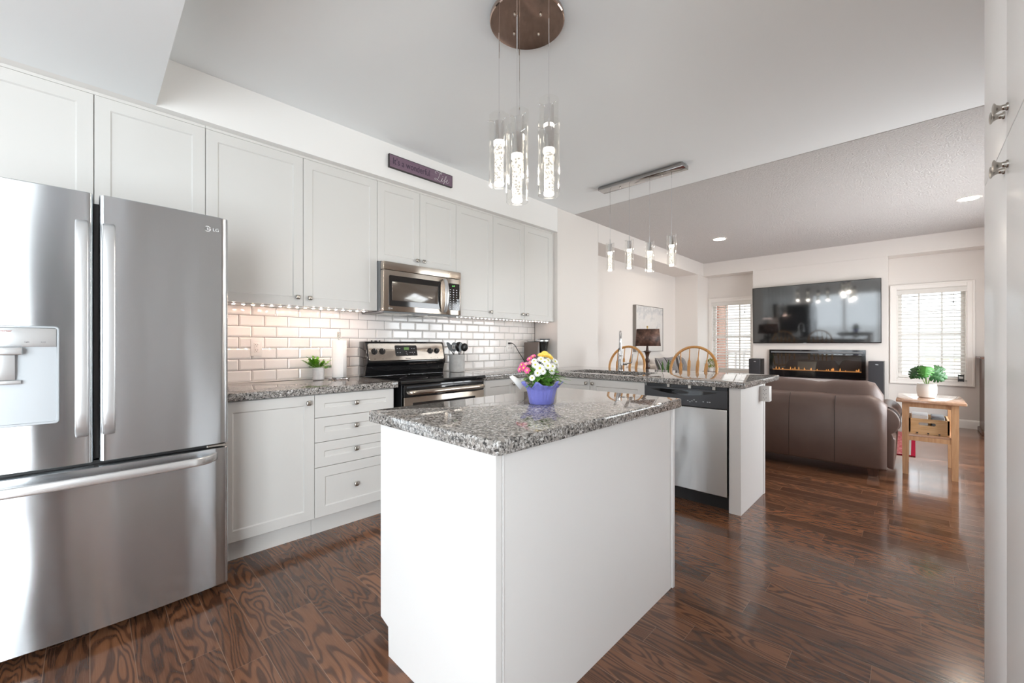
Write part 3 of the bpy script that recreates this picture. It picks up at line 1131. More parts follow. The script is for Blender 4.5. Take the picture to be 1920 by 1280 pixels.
t = thing('refrigerator', 'stainless french-door refrigerator with bottom freezer drawer and water dispenser', 'refrigerator', (.018, 2.75, 0))
obj('cabinet_body', MB().box(-.424, .458, 2.43, 3.2, .05, 1.755, .004, 1), W['dark_grey'], t)
rd = {}
for k, (a, b) in {'l': (-.428, .011), 'r': (.027, .464)}.items():
    rd[k] = obj('door', rf_front(a, b, .712, 1.776, 2.424), W['steel'], t, ang=40)
dr = obj('freezer_drawer', rf_front(-.428, .464, .046, .694, 2.424), W['steel'], t, ang=40)
obj('gasket', MB().box(-.41, .45, 2.4245, 2.43, .06, 1.76).box(.012, .026, 2.36, 2.424, .72, 1.74).box(-.4, .45, 2.37, 2.424, .695, .711), W['black'], t)
for xc, par in ((-.020, rd['l']), (.0545, rd['r'])):
    y0 = fy_(xc) + .004
    pts = [(y0, 1.655), (y0 - .018, 1.652), (y0 - .036, 1.640), (y0 - .048, 1.615), (y0 - .053, 1.56), (y0 - .056, 1.4), (y0 - .057, 1.24), (y0 - .056, 1.08), (y0 - .053, .92), (y0 - .048, .868), (y0 - .036, .843), (y0 - .018, .830), (y0, .827)]
    mb = bar_handle(pts, .0185, .009)
    mb.xf(Matrix.Translation((xc, 0, 0)))
    obj('handle', mb, W['steel_bar'], par, ang=50)
pts = []
for i in range(25):
    u = i / 24
    x = -.375 + (.412 + .375) * u
    e = min(u, 1 - u)
    d = .052 * min(1, (e / .07)) ** .55 if e > 0 else 0
    pts.append((fy_(x) + .004 - d, x))
mb = bar_handle(pts, .0185, .010)
mb.xf(Matrix(((0, 0, 1, 0), (0, 1, 0, 0), (1, 0, 0, .655), (0, 0, 0, 1))))
obj('handle', mb, W['steel_barx'], dr, ang=50)
obj('hinge_cap', MB().box(.38, .455, 2.345, 2.40, .699, .709, .002, 1), W['nickel'], t)
obj('toe_grille', MB().box(-.41, .445, 2.44, 2.47, .02, .05), W['black'], t)
for x in (-.34, .38):
    obj('foot', MB().cyl((x, 2.46, 0), (x, 2.46, .05), .02, .02, 14), W['black'], t)
obj('levelling_tab', MB().box(.30, .335, 2.40, 2.44, .03, .046), W['white_plastic'], t)
# dispenser on the left door
D = rd['l']
FD = Face('y', 2.330, -1)
yF = .016
mb = MB()
x0, x1, z0, z1 = -.362, -.079, .882, 1.247
def rrect(a, b, c, d, r, dd):
    out = []
    for cx, cz, a0 in ((b - r, d - r, 0), (a + r, d - r, PI/2), (a + r, c + r, PI), (b - r, c + r, 1.5*PI)):
        for k in range(5):
            an = a0 + k * PI/8
            out.append(FD.P(cx + r*math.cos(an), cz + r*math.sin(an), dd))
    return out
mb.loft([rrect(x0, x1, z0, z1, .012, -.01), rrect(x0, x1, z0, z1, .012, yF - .002), rrect(x0+.002, x1-.002, z0+.002, z1-.002, .011, yF), rrect(x0+.008, x1-.006, z0+.008, z1-.006, .009, yF), rrect(x0+.01, x1-.008, z0+.01, z1-.008, .008, yF - .004)])
dp = obj('dispenser_panel', mb, W['silver_light'], D, ang=30)
obj('control_strip', FD.slab(MB(), x0 + .01, x1 - .008, 1.170, z1 - .008, yF - .006, yF + .0005, .001), W['silver'], dp)
obj('nozzle', FD.slab(MB(), -.27, -.168, 1.142, 1.1685, yF - .004, yF + .035, .003), W['silver'], dp)
mb = MB()
mb.loft([[FD.P(x, z, dd) for x, dd in ((-.262, yF - .002), (-.262, yF + .012 + b), (-.222, yF + .020 + b), (-.186, yF + .012 + b), (-.186, yF - .002))] for z, b in ((1.052, -.004), (1.08, .002), (1.141, .004))])
obj('paddle', mb, W['steel_bar'], dp)
obj('paddle_frame', FD.slab(MB(), -.27, -.172, 1.036, 1.05, yF - .004, yF + .012, .002), W['silver'], dp)
text('lettering', 'Smart Inverter', .0115, mat('red_print', (.45, .18, .15), .5), dp, FD.P(-.262, 1.224, yF + .001))
for x, s in ((-.24, 'Water'), (-.165, 'Light'), (-.125, 'Lock')):
    text('lettering', s, .006, W['dark_grey'], dp, FD.P(x, 1.186, yF + .001))
text('lettering', 'Dispenser', .007, W['dark_grey'], dp, FD.P(-.252, 1.152, yF + .0356))


def lg_logo(par, x, z, y, s, tilt=0):
    mb = MB()
    ring = [(x + s*math.cos(a), y, z + s*math.sin(a)) for a in [PI*.12 + 2*PI*k/26*.94 for k in range(27)]]
    mb.tube(ring, s*.12, 6)
    mb.tube([(x, y, z + s*.45), (x, y, z - s*.42), (x + s*.35, y, z - s*.42)], s*.1, 6)
    mb.tube([(x + s*.95, y, z), (x + s*.42, y, z)], s*.1, 6)
    mb.ball((x - s*.42, y, z + s*.38), s*.16, s*.05, s*.16, 8, 6)
    obj('emblem', mb, W['white_print'], par)
    text('lettering', 'LG', s*1.75, W['white_print'], par, (x + s*1.7, y, z - s*.62))


lg_logo(rd['r'], .381, 1.713, fy_(.39) - .0006, .0115)

# ---------------------------------------------------------------- stove
t = thing('stove', 'black and stainless electric stove under the microwave', 'stove', (1.92, 2.9, 0))
RX0, RX1 = 1.545, 2.295
obj('body', MB().box(RX0, RX1, 2.60, 3.19, .02, .893, .003, 1), W['black'], t)
mb = MB()
mb.prism([(2.572, .893), (2.565, .900), (2.565, .912), (2.575, .921), (3.14, .921), (3.14, .893)], RX0 - .022, RX1 + .018, 'x')
obj('cooktop', mb, W['black_gloss'], t)
for x, y, r in ((1.74, 2.75, .105), (2.1, 2.75, .08), (1.74, 3.0, .08), (2.1, 3.0, .105)):
    mb = MB()
    mb.loft([[(x + q*math.cos(2*PI*k/40), y + q*math.sin(2*PI*k/40), .9213) for k in range(40)] for q in (r, r - .004)], caps=False)
    obj('burner_ring', mb, W['grey_plastic'], t)
FR = Face('y', 2.60, -1)
mb = FR.slab(MB(), RX0, RX1, .205, .802, 0, .036, .004)
dd = obj('oven_door', mb, W['steel_warm'], t)
obj('door_header', FR.slab(MB(), RX0, RX1, .803, .890, 0, .034, .004), W['black_gloss'], t)
obj('vent_trim', FR.slab(MB(), RX0 + .02, RX1 - .02, .868, .880, .034, .039, .001), W['dark_grey'], t)
mb = MB()
mb.loft([[FR.P(u, v, d) for u, v in ((1.612, .36), (2.20, .36), (2.20, .762), (1.612, .762))] for d in (.03, .0368)])
obj('window', mb, W['black_gloss'], dd, bevel=.012)
mb = MB()
hz = .838
pts = [FR.P(1.575, hz, .03), FR.P(1.572, hz, .055), FR.P(1.59, hz, .072), FR.P(1.65, hz, .078), FR.P(1.92, hz, .080), FR.P(2.19, hz, .078), FR.P(2.25, hz, .072), FR.P(2.266, hz, .055), FR.P(2.262, hz, .03)]
mb.tube(pts, [.014, .016, .017, .017, .017, .017, .017, .016, .014], 14)
obj('handle', mb, W['steel_warm'], t, ang=60)
obj('storage_drawer', FR.slab(MB(), RX0, RX1, .045, .195, 0, .034, .004), W['steel_warm'], t)
# backguard
mb = MB()
mb.prism([(3.19, .90), (3.135, .90), (3.135, .925), (3.118, .96), (3.112, 1.0), (3.092, 1.022), (3.088, 1.036), (3.128, 1.192), (3.140, 1.202), (3.235, 1.202), (3.235, .90)], RX0 - .012, RX1 - .005, 'x', .004, 2)
bg = obj('backguard', mb, W['black_gloss'], t, ang=30)


def tp(u, s, o=0.0):
    """point on the tilted control panel: s 0..1 up, o outward"""
    y = 3.0885 + (3.127 - 3.0885)*s
    z = 1.036 + (1.190 - 1.036)*s
    n = Vector((0, -.154, .0385)).normalized()
    return (u, y + n.y*o, z + n.z*o)


def tpanel(mb, u0, u1, s0, s1, o0, o1, r=.012):
    rings = []
    H = .1587
    for o, q in ((o0, 0), (o1 - .001, 0), (o1, .0012)):
        ring = []
        for cu, cs, a0 in ((u1 - r, s1*H - r, 0), (u0 + r, s1*H - r, PI/2), (u0 + r, s0*H + r, PI), (u1 - r, s0*H + r, 1.5*PI)):
            for k in range(4):
                a = a0 + k*PI/6
                ring.append(tp(cu + (r - q)*math.cos(a), (cs + (r - q)*math.sin(a))/H, o))
        rings.append(ring)
    mb.loft(rings)
    return mb


cp = obj('control_panel', tpanel(MB(), RX0 + .003, RX1 - .02, .06, .97, -.002, .004, .018), W['steel_warm'], t, ang=30)
for u in (1.598, 1.667, 2.132, 2.202):
    mb = MB()
    a, b, c = tp(u, .54, .003), tp(u, .54, .010), tp(u, .54, .026)
    mb.cyl(a, b, .0265, .025, 22)
    mb.cyl(b, c, .020, .0175, 18)
    mb.tube([tp(u, .54 + .1, .027), tp(u, .54 - .1, .027)], .0045, 8)
    k = obj('knob', mb, W['black'], cp)
    mb = MB()
    mb.tube([tp(u, .54 + .105, .0305), tp(u, .54 + .03, .0305)], .0014, 6)
    for q in range(7):
        aa = PI*.1 + q * PI*1.8/6 + PI/2
        mb.ball(tp(u + .031*math.cos(aa), .54 + .031*math.sin(aa)/.1587, .0045), .0012, .0012, .0012, 6, 4)
    obj('pointer', mb, W['white_print'], k)
ds = obj('display', tpanel(MB(), 1.785, 1.996, .28, .86, .003, .0065, .008), W['black_gloss'], cp, ang=30)
obj('readout', tpanel(MB(), 1.868, 1.918, .60, .76, .006, .0068, .002), W['lcd'], ds)
mb = MB()
for u in (1.806, 1.829, 1.945, 1.968):
    for s in (.68, .47):
        tpanel(mb, u - .006, u + .006, s - .018, s + .018, .006, .0069, .001)
for u, s in ((1.887, .52), (1.891, .43), (1.895, .36), (1.925, .47), (1.955, .37)):
    tpanel(mb, u - .007, u + .007, s - .012, s + .012, .006, .0069, .001)
obj('buttons', mb, W['silver_light'], ds)
text('lettering', 'FRIGIDAIRE', .0095, W['dark_grey'], cp, tp(1.90, .115, .0045), tilt=-.24, align='CENTER')
mb = MB()
for u in (1.598, 1.667, 2.132, 2.202):
    tpanel(mb, u - .006, u + .006, .14, .165, .0036, .0046, .0008)
    tpanel(mb, u - .002, u + .002, .84, .87, .0036, .0046, .0008)
obj('dial_marks', mb, W['dark_grey'], cp)
tag(obj('rubber_feet', MB().cyl((1.62, 3.19, 1.2015), (1.62, 3.19, 1.211), .006, .006, 10).ball((1.655, 3.19, 1.206), .014, .012, .0046, 10, 6).cyl((1.69, 3.19, 1.2015), (1.69, 3.19, 1.211), .006, .006, 10), W['black']), 'little black trinkets standing on top of the stove backguard', 'trinket')

# ---------------------------------------------------------------- over-the-range microwave
t = thing('microwave', 'stainless over-the-range microwave with bow handle and black keypad', 'microwave', (1.93, 3.07, 1.43))
MX0, MX1, MZ0, MZ1 = 1.556, 2.302, 1.434, 1.814
obj('body', MB().box(MX0 + .002, MX1 - .002, 2.925, 3.252, MZ0, MZ1 + .006, .003, 1), W['dark_grey'], t)
FM = Face('y', 2.925, -1)
obj('side_trim', FM.slab(MB(), MX0, MX0 + .0019, MZ0 + .004, MZ1 + .004, -.06, .0).box(MX0 - .0005, MX0 + .0018, 2.95, 2.956, MZ0 + .01, MZ1), W['grey_plastic'], t)
obj('top_vent', FM.slab(MB(), MX0, MX1, 1.752, MZ1, .001, .046, .004), W['steel_warm'], t)
md = obj('door', FM.slab(MB(), MX0, 2.149, MZ0, 1.749, .001, .045, .004), W['steel_warm'], t)
mk = obj('keypad_panel', FM.slab(MB(), 2.151, MX1, MZ0, 1.749, .001, .045, .004), W['steel_warm'], t)


def mrect(u0, u1, v0, v1, r, d0, d1):
    rings = []
    for d, q in ((d0, 0), (d1 - .0006, 0), (d1, .001)):
        ring = []
        for cu, cv, a0 in ((u1 - r, v1 - r, 0), (u0 + r, v1 - r, PI/2), (u0 + r, v0 + r, PI), (u1 - r, v0 + r, 1.5*PI)):
            for k in range(4):
                a = a0 + k*PI/6
                ring.append(FM.P(cu + (r - q)*math.cos(a), cv + (r - q)*math.sin(a), d))
        rings.append(ring)
    return MB().loft(rings)


win = obj('window', mrect(1.602, 2.085, 1.475, 1.711, .012, .044, .0465), W['black_gloss'], md, ang=25)
obj('window_screen', mrect(1.628, 2.055, 1.518, 1.665, .004, .046, .0472), mat('microwave_screen', (.09, .07, .055), .16, spec=.9, coat=.6), win)
mb = MB()
hp = [(FM.P(2.116, v, d)) for v, d in ((1.449, .044), (1.452, .062), (1.47, .075), (1.53, .092), (1.595, .097), (1.66, .092), (1.715, .075), (1.733, .062), (1.736, .044))]
rings = []
for i, p in enumerate(hp):
    wv = .012 + .010 * (1 - abs(i - 4) / 4)
    rings.append([(p[0] + wv*math.cos(2*PI*k/14), p[1] + .009*math.sin(2*PI*k/14) * (1 if 0 < i < 8 else .6), p[2]) for k in range(14)])
mb.loft(rings)
obj('handle', mb, W['steel_bar'], md, ang=60)
kp = obj('keypad', mrect(2.168, 2.286, 1.475, 1.708, .008, .044, .0465), W['black_gloss'], mk, ang=25)
obj('keypad_bezel', mrect(2.286, 2.291, 1.478, 1.705, .002, .044, .0472), W['silver'], mk)
text('clock', '6:47', .018, mat('clock_green', (.1, .5, .1), .4, emit=(.25, .9, .2), es=.6), kp, FM.P(2.205, 1.68, .0468))
mb = MB()
for r in range(9):
    for c in range(3):
        u, v = 2.186 + c*.034, 1.652 - r*.0205
        wv = .006 if (r < 3 or r == 8) else .0035
        FM.slab(mb, u - wv, u + wv, v - .0032, v + .0032, .0464, .0471)
FM.slab(mb, 2.262, 2.275, 1.555, 1.575, .0464, .0471)
FM.slab(mb, 2.262, 2.275, 1.53, 1.55, .0464, .0471)
obj('keys', mb, W['silver_light'], kp)
lg_logo(md, 1.606, 1.4555, 2.925 - .0455, .007)
mb = MB().box(MX0 + .004, MX1 - .004, 2.90, 3.24, 1.424, MZ0)
bp = obj('bottom_plate', mb, W['grey_plastic'], t)
obj('grease_filter', MB().box(1.60, 1.86, 2.96, 3.18, 1.4205, 1.4242).box(2.02, 2.26, 3.02, 3.2, 1.4205, 1.4242), W['nickel'], bp)
obj('lamp_cover', MB().box(1.88, 2.0, 2.95, 3.0, 1.4205, 1.4242), W['white_plastic'], bp)

# ---------------------------------------------------------------- dishwasher
t = thing('dishwasher', 'stainless dishwasher with black control panel in the peninsula', 'dishwasher', (3.4, 1.23, 0))
FW = Face('x', 3.13, -1)
obj('tub', MB().box(3.131, 3.69, .94, 1.53, .1, .872), W['dark_grey'], t)
mb = MB()
mb.loft([[FW.P(u, z, d) for z, d in ((.108, 0), (.108, .026), (.112, .030), (.4, .033), (.708, .030), (.716, .026), (.716, 0))] for u in (.933, 1.538)])
obj('door', mb, W['steel_dw'], t, ang=30)
mb = MB()
zs = ((.720, 0), (.720, .030), (.726, .034), (.80, .036), (.846, .034), (.852, .030), (.852, 0))
mb.loft([[FW.P(u, z, d) for z, d in zs] for u in (.931, 1.540)])
cpn = obj('control_panel', mb, W['dark_grey'], t, ang=30)
mb = MB()
us = [1.0 + (1.49 - 1.0)*i/20 for i in range(21)]
top = [FW.P(u, .836, .0365) for u in us]
bot = [FW.P(u, .836 - .034*math.sin(PI*i/20)**.8, .0365) for i, u in enumerate(us)]
mb.loft([[FW.P(u, .836 + .0015, .033) for u in us] + [FW.P(us[20-i], .836 - .034*math.sin(PI*(20-i)/20)**.8 - .001, .033) for i in range(21)],
         [FW.P(u, .836 + .0015, .0375) for u in us] + [FW.P(us[20-i], .836 - .034*math.sin(PI*(20-i)/20)**.8 - .001, .0375) for i in range(21)]])
hs = obj('handle_scoop', mb, W['black_gloss'], cpn)
mb = MB()
mb.loft([[FW.P(1.255 + .06*math.cos(a), .822 + .012*math.sin(a), d) for a in [2*PI*k/20 for k in range(20)]] for d in (.036, .043)])
obj('latch', mb, W['black'], cpn)
mb = MB()
for u, z in ((1.30, .766), (1.285, .766), (1.20, .763), (1.185, .756), (1.17, .763), (1.155, .772), (1.14, .760), (1.09, .764), (1.06, .764), (1.045, .764)):
    FW.slab(mb, u - .005, u + .005, z - .003, z + .003, .034, .0362)
obj('buttons', mb, W['silver_light'], cpn)
obj('mounting_bracket', MB().box(3.10, 3.14, 1.18, 1.20, .853, .8755).box(3.10, 3.14, 1.34, 1.36, .853, .8755).box(3.10, 3.14, 1.01, 1.03, .853, .8755), W['nickel'], t)
obj('toe_kick', MB().box(3.17, 3.19, .932, 1.538, .0, .1), W['black'], t)

# ---------------------------------------------------------------- pendant lights
def pendant_rod(pn, c, ztop, gl, gr, cap_h, cap_r, rod_r, gap, zcord, cr=.0016, watts=1.6):
    """cord + cap, with glass cylinder and lit crystal rod"""
    x, y = c
    zb = ztop - gl
    ct = ztop - gap
    mb = MB()
    mb.tube([(x, y, zcord), (x, y, ct + .03)], cr, 6)
    mb.lathe([(cr*1.2, .05), (cr*2.4, .045), (cr*2.4, .004), (cap_r - .002, .002), (cap_r, 0), (cap_r, -cap_h), (cap_r*.3, -cap_h)], (x, y, ct), 22)
    for a in (.4, 2.5, 4.6):
        mb.tube([(x + cap_r*.4*math.cos(a), y + cap_r*.4*math.sin(a), ct + .002), (x + (gr + .006)*math.cos(a), y + (gr + .006)*math.sin(a), ct + .002)], .0016, 6)
    p = obj('pendant', mb, W['chrome'], pn)
    mb = MB()
    th = .0025
    n = 40
    mb.loft([[(x + r*math.cos(2*PI*k/n), y + r*math.sin(2*PI*k/n), z) for k in range(n)] for r, z in ((gr, zb), (gr, ztop), (gr - th, ztop), (gr - th, zb), (gr, zb))], caps=False)
    obj('glass_shade', mb, W['shade_glass'], p, recalc=True)
    r0 = ct - cap_h
    obj('crystal_rod', MB().lathe([(rod_r*.2, 0), (rod_r*.82, -.001), (rod_r*.82, -(r0 - zb - .012))], (x, y, r0 - .012), 20), W['rod'], p)
    obj('rod_collar', MB().lathe([(rod_r*.3, .013), (rod_r, .011), (rod_r, -.006), (rod_r*.8, -.011), (rod_r*.3, -.0112)], (x, y, r0 - .004), 20), W['rod_end'], p)
    obj('rod_foot', MB().lathe([(rod_r*.3, .010), (rod_r*.86, .009), (rod_r*.9, 0), (rod_r*.8, -.003), (rod_r*.3, -.0032)], (x, y, zb + .005), 20), W['rod_end'], p)
    l = bpy.data.lights.new('pendant_lamp', 'POINT')
    l.energy = watts
    l.color = (1, .91, .80)
    l.shadow_soft_size = .02
    lo = bpy.data.objects.new('pendant_lamp', l)
    C.objects.link(lo)
    lo.parent = p
    lo.location = Vector((x, y, zb - .012)) - Vector(ORG[p.name])
    return p


t = thing('pendant_light', 'round chrome ceiling fixture with five glass tube pendants over the island', 'pendant light', (1.46, 1.324, KC - .004))
cx, cyy = 1.46, 1.324
obj('canopy', MB().lathe([(.05, 0), (.176, -.001), (.178, -.004), (.178, -.022), (.174, -.026), (.05, -.0262), (.001, -.0262)], (cx, cyy, KC - .004), 64), W['brown_mirror'], t)
for a in range(4):
    q = PI/4 + a*PI/2 + .79
    obj('canopy_screw', MB().lathe([(.006, 0), (.006, -.006), (.004, -.010), (.001, -.011)], (cx + .085*math.cos(q), cyy + .085*math.sin(q), KC - .029), 10), W['nickel'], t)
for (x, y, zt) in ((1.343, 1.278, 2.154), (1.530, 1.440, 2.365), (1.381, 1.434, 2.28), (1.471, 1.199, 2.197), (1.595, 1.300, 2.393)):
    pendant_rod(t, (x, y), zt, .335, .0495, .10, .0255, .0265, .03, KC - .028, .0022)

t = thing('pendant_light', 'chrome bar ceiling fixture with four small glass pendants over the peninsula', 'pendant light', (3.59, 1.83, KC - .004))
obj('canopy', MB().box(3.53, 3.65, 1.41, 2.25, KC - .04, KC - .0045, .004, 2), W['pewter'], t)
for y in (1.62, 2.04):
    obj('canopy_screw', MB().lathe([(.007, 0), (.007, -.006), (.003, -.012)], (3.59, y, KC - .04), 10), W['nickel'], t)
for (x, y, zt) in ((3.60, 2.155, 2.18), (3.59, 1.942, 2.172), (3.585, 1.735, 2.12), (3.60, 1.538, 2.147)):
    pendant_rod(t, (x, y), zt, .275, .0405, .085, .0215, .0225, .012, KC - .04, .0019, .55)

for lab, x, y in (('warm round recessed ceiling light nearer the television', 6.516, 2.064), ('warm round recessed ceiling light close to the pantry edge', 6.553, -.415)):
    t = thing('recessed_light', lab, 'ceiling light', (x, y, KC - .0045), 'recessed ceiling lights')
    mb = MB()
    n = 36
    mb.loft([[(x + r*math.cos(2*PI*k/n), y + r*math.sin(2*PI*k/n), z) for k in range(n)] for r, z in ((.076, KC - .006), (.098, KC - .0045), (.098, KC - .008), (.09, KC - .011), (.078, KC - .010), (.076, KC - .006))], caps=False)
    obj('trim_ring', mb, W['trim'], t)
    obj('lens', MB().lathe([(.0755, 0), (.0755, -.003), (.001, -.0032)], (x, y, KC - .006), 36), W['down'], t)

# ---------------------------------------------------------------- sign over the cabinets
t = thing('wall_sign', "long narrow purple wooden sign reading It's a wonderful Life on the soffit", 'sign', (1.92, 2.912, 2.6))
obj('board', MB().box(1.617, 2.221, 2.899, 2.9195, 2.552, 2.652, .0015, 1), [W['sign']], t)
obj('border', MB().box(1.6155, 1.6195, 2.898, 2.9195, 2.5505, 2.6535).box(2.2185, 2.2225, 2.898, 2.9195, 2.5505, 2.6535).box(1.6195, 2.2185, 2.898, 2.9195, 2.5505, 2.5545).box(1.6195, 2.2185, 2.898, 2.9195, 2.6495, 2.6535), W['sign_edge'], t)
ser = MB()
text('lettering', "It's a wonderful", .073, W['sign_ink'], t, (1.644, 2.8985, 2.582), sx=.76)
mb = MB()
def stroke(mb, pts, r=.0017):
    P = [Vector((x, 2.8975, z)) for x, z in pts]
    out = []
    for i in range(len(P) - 1):
        p0, p1, p2, p3 = P[max(i-1, 0)], P[i], P[i+1], P[min(i+2, len(P)-1)]
        for k in range(6):
            u = k/6
            out.append(.5*((2*p1) + (p2-p0)*u + (2*p0-5*p1+4*p2-p3)*u*u + (3*p1-p0-3*p2+p3)*u**3))
    out.append(P[-1])
    mb.tube(out, r, 6, flat=.5)
ox, oz, q = 2.035, 2.566, 1.0
L = [(.018, .058), (.006, .068), (.022, .080), (.050, .074), (.066, .066), (.074, .076), (.066, .082), (.052, .062), (.040, .028), (.026, .008), (.006, .004), (.002, .016), (.016, .018), (.036, .006), (.058, .004), (.072, .014)]
I = [(.066, .010), (.080, .036), (.074, .012), (.080, .006), (.090, .016)]
Fl = [(.088, .014), (.110, .034), (.122, .058), (.118, .064), (.108, .044), (.098, .006), (.090, -.012), (.094, -.006), (.106, .014), (.116, .018)]
E_ = [(.114, .016), (.130, .022), (.136, .034), (.128, .036), (.120, .022), (.124, .008), (.136, .008), (.150, .020)]
for s in (L, I, Fl, E_):
    stroke(mb, [(ox + a*q, oz + b*q) for a, b in s])
mb.ball((ox + .085, 2.8975, oz + .050), .003, .001, .003, 8, 6)
obj('script_lettering', mb, W['petal_white'], t)

# ---------------------------------------------------------------- sink and tap
t = thing('kitchen_sink', 'stainless double undermount sink set in the peninsula worktop', 'sink', (3.41, 2.05, .7))
x0, x1, y0, y1 = SK
for a, b in ((y0 + .002, 2.03), (2.05, y1 - .002)):
    mb = MB()
    def rr_(m, z):
        r = .045
        out = []
        for cx_, cy2, a0 in ((x1 - r - m, b - r - m, 0), (x0 + r + m, b - r - m, PI/2), (x0 + r + m, a + r + m, PI), (x1 - r - m, a + r + m, 1.5*PI)):
            for k in range(5):
                an = a0 + k*PI/8
                out.append((cx_ + r*math.cos(an), cy2 + r*math.sin(an), z))
        return out
    mb.loft([rr_(.002, .8755), rr_(.004, .74), rr_(.02, .715), rr_(.06, .712)], caps=False)
    mb.face([v for v in mb.bm.verts][-20:])
    obj('basin', mb, W['steel_dw'], t, recalc=False)
    obj('drain', MB().lathe([(.04, 0), (.042, .002), (.03, .003), (.002, .001)], ((x0+x1)/2, (a+b)/2, .7125), 20), W['chrome'], t)
obj('divider', MB().box(x0 + .005, x1 - .005, 2.031, 2.049, .74, .872, .004, 2), W['steel_dw'], t)

t = thing('faucet', 'tall chrome pull-down faucet behind the sink', 'faucet', (3.745, 2.125, CT))
fx_, fyv = 3.745, 2.125
obj('base', MB().lathe([(.028, 0), (.028, .006), (.024, .012), (.0235, .13), (.021, .15), (.0135, .16)], (fx_, fyv, CT), 22), W['chrome_dark'], t)
pts = [(fx_, fyv, CT + .15), (fx_, fyv, CT + .27)]
for k in range(13):
    a = PI * k / 12
    q = -.085 + .085*math.cos(a)
    pts.append((fx_ + q*.868, fyv + q*.497, CT + .30 + .085*math.sin(a)))
TX_, TY_ = fx_ - .17*.868, fyv - .17*.497
pts.append((TX_, TY_, CT + .27))
obj('gooseneck', MB().tube(pts, .0125, 14), W['chrome_dark'], t)
sh = obj('spray_head', MB().lathe([(.012, .02), (.014, 0), (.016, -.05), (.023, -.10), (.023, -.106), (.017, -.109)], (TX_, TY_, CT + .265), 20), W['chrome_dark'], t)
obj('spray_button', MB().ball((TX_ - .015, TY_ + .006, CT + .205), .007, .007, .024, 10, 8), W['black'], sh)
obj('lever', MB().tube([(fx_ + .01, fyv - .011, CT + .065), (fx_ + .045, fyv - .047, CT + .065)], .016, 14).tube([(fx_ + .04, fyv - .043, CT + .065), (fx_ + .075, fyv - .083, CT + .075), (fx_ + .082, fyv - .09, CT + .16)], [.008, .0065, .005], 10), W['chrome_dark'], t)

# ---------------------------------------------------------------- on the counters
def potted(name, label, c, pot_prof, pot_mat, cat='plant', group=None):
    t = thing(name, label, cat, c, group)
    obj('pot', MB().lathe(pot_prof, c, 32), pot_mat, t, ang=40)
    return t


c = (1.182, 3.15, CT + .0005)
t = potted('potted_plant', 'small leafy lime green plant in a grey-white pot beside the paper towel', c, [(.001, 0), (.036, 0), (.039, .003), (.0405, .09), (.0385, .0905), (.037, .08), (.001, .079)], W['pot_speckle'])
obj('soil', MB().lathe([(.036, .0), (.036, .003), (.001, .004)], (c[0], c[1], c[2] + .0795), 20), W['soil'], t)
mb, ms = MB(), MB()
rnd = random.Random(3)
for i in range(34):
    a = rnd.uniform(0, 2*PI)
    el = rnd.uniform(.25, 1.3)
    ln = rnd.uniform(.055, .105) * (.78 if math.cos(a) > .3 else 1)
    d = Vector((math.cos(a)*math.cos(el), .8*math.sin(a)*math.cos(el), math.sin(el)*.85))
    p0 = Vector((c[0], c[1], c[2] + .08)) + Vector((d.x, d.y, 0))*.02
    p1 = p0 + d*ln
    ms.tube([p0, (p0 + p1)/2 + Vector((0, 0, .01)), p1], .0012, 5)
    for k in range(6):
        u = .35 + .65*k/5
        p = p0.lerp(p1, u)
        s = -1 if k % 2 else 1
        dd_ = (d + Vector((-math.sin(a), math.cos(a), .2))*s*(.9 if k < 5 else 0)).normalized()
        leaf(mb, p, dd_, rnd.uniform(.026, .038), .021, .25, .3, 4)
obj('stems', ms, W['stem'], t)
obj('foliage', mb, [W['leaf_lime']], t, recalc=False)

t = thing('paper_towel_holder', 'white paper towel roll upright on a chrome holder left of the stove', 'paper towel', (1.31, 3.09, CT))
pc = (1.312, 3.10)
obj('base', MB().lathe([(.001, .0005), (.074, .0005), (.076, .004), (.074, .010), (.012, .013)], (*pc, CT), 32), W['chrome'], t)
obj('post', MB().lathe([(.006, 0), (.006, .30), (.011, .305), (.011, .338), (.008, .343), (.001, .344)], (*pc, CT + .012), 16), W['nickel'], t)
mb = MB()
mb.lathe([(.021, 0), (.049, 0), (.0495, .002), (.0495, .276), (.049, .278), (.021, .278)], (*pc, CT + .0135), 36)
obj('roll', mb, W['paper'], t)
obj('loose_sheet', MB().loft([[(pc[0] + (.0502 + .004*u*u)*math.cos(a), pc[1] + (.0502 + .004*u*u)*math.sin(a), z) for u, a in [(k/10, -1.35 + .75*k/10) for k in range(11)]] for z in (CT + .014, CT + .291)], closed=False, caps=False), W['paper'], t, solid=.0012, recalc=False)

c = (2.447, 3.12, CT + .0005)
tag(obj('utensil_crock', MB().lathe([(.001, 0), (.07, 0), (.0735, .004), (.0745, .16), (.0735, .163), (.0695, .163), (.0685, .02), (.001, .018)], c, 40), W['concrete'], ang=40), 'grey concrete utensil crock right of the stove', 'crock')
UG2 = 'black utensils in the crock'


def utensil(name, label, foot, top, head, mt=None):
    t = thing(name, label, 'utensil', foot, UG2)
    f, p = Vector(foot), Vector(top)
    obj('handle', MB().tube([f, f.lerp(p, .5), p], [.006, .0055, .004], 8), W['nickel'] if mt else W['black'], t)
    d = (p - f).normalized()
    rt = Vector((.716, -.698, 0))            # across, as seen from the room
    nv = d.cross(rt).normalized()
    rt = nv.cross(d)
    mb = MB()
    head(mb, p, d, rt, nv)
    obj('head', mb, W['black'], t, recalc=True)


def plate_head(shape, th=.002, cup=0.0):
    def h(mb, p, d, r, n):
        for s in (1,):
            a = [tuple(p + r*u + d*v + n*(th + cup*(u*u)*20)) for u, v in shape]
            b = [tuple(p + r*u + d*v - n*(th - cup*(u*u)*20)) for u, v in shape]
            mb.loft([a, b])
    return h


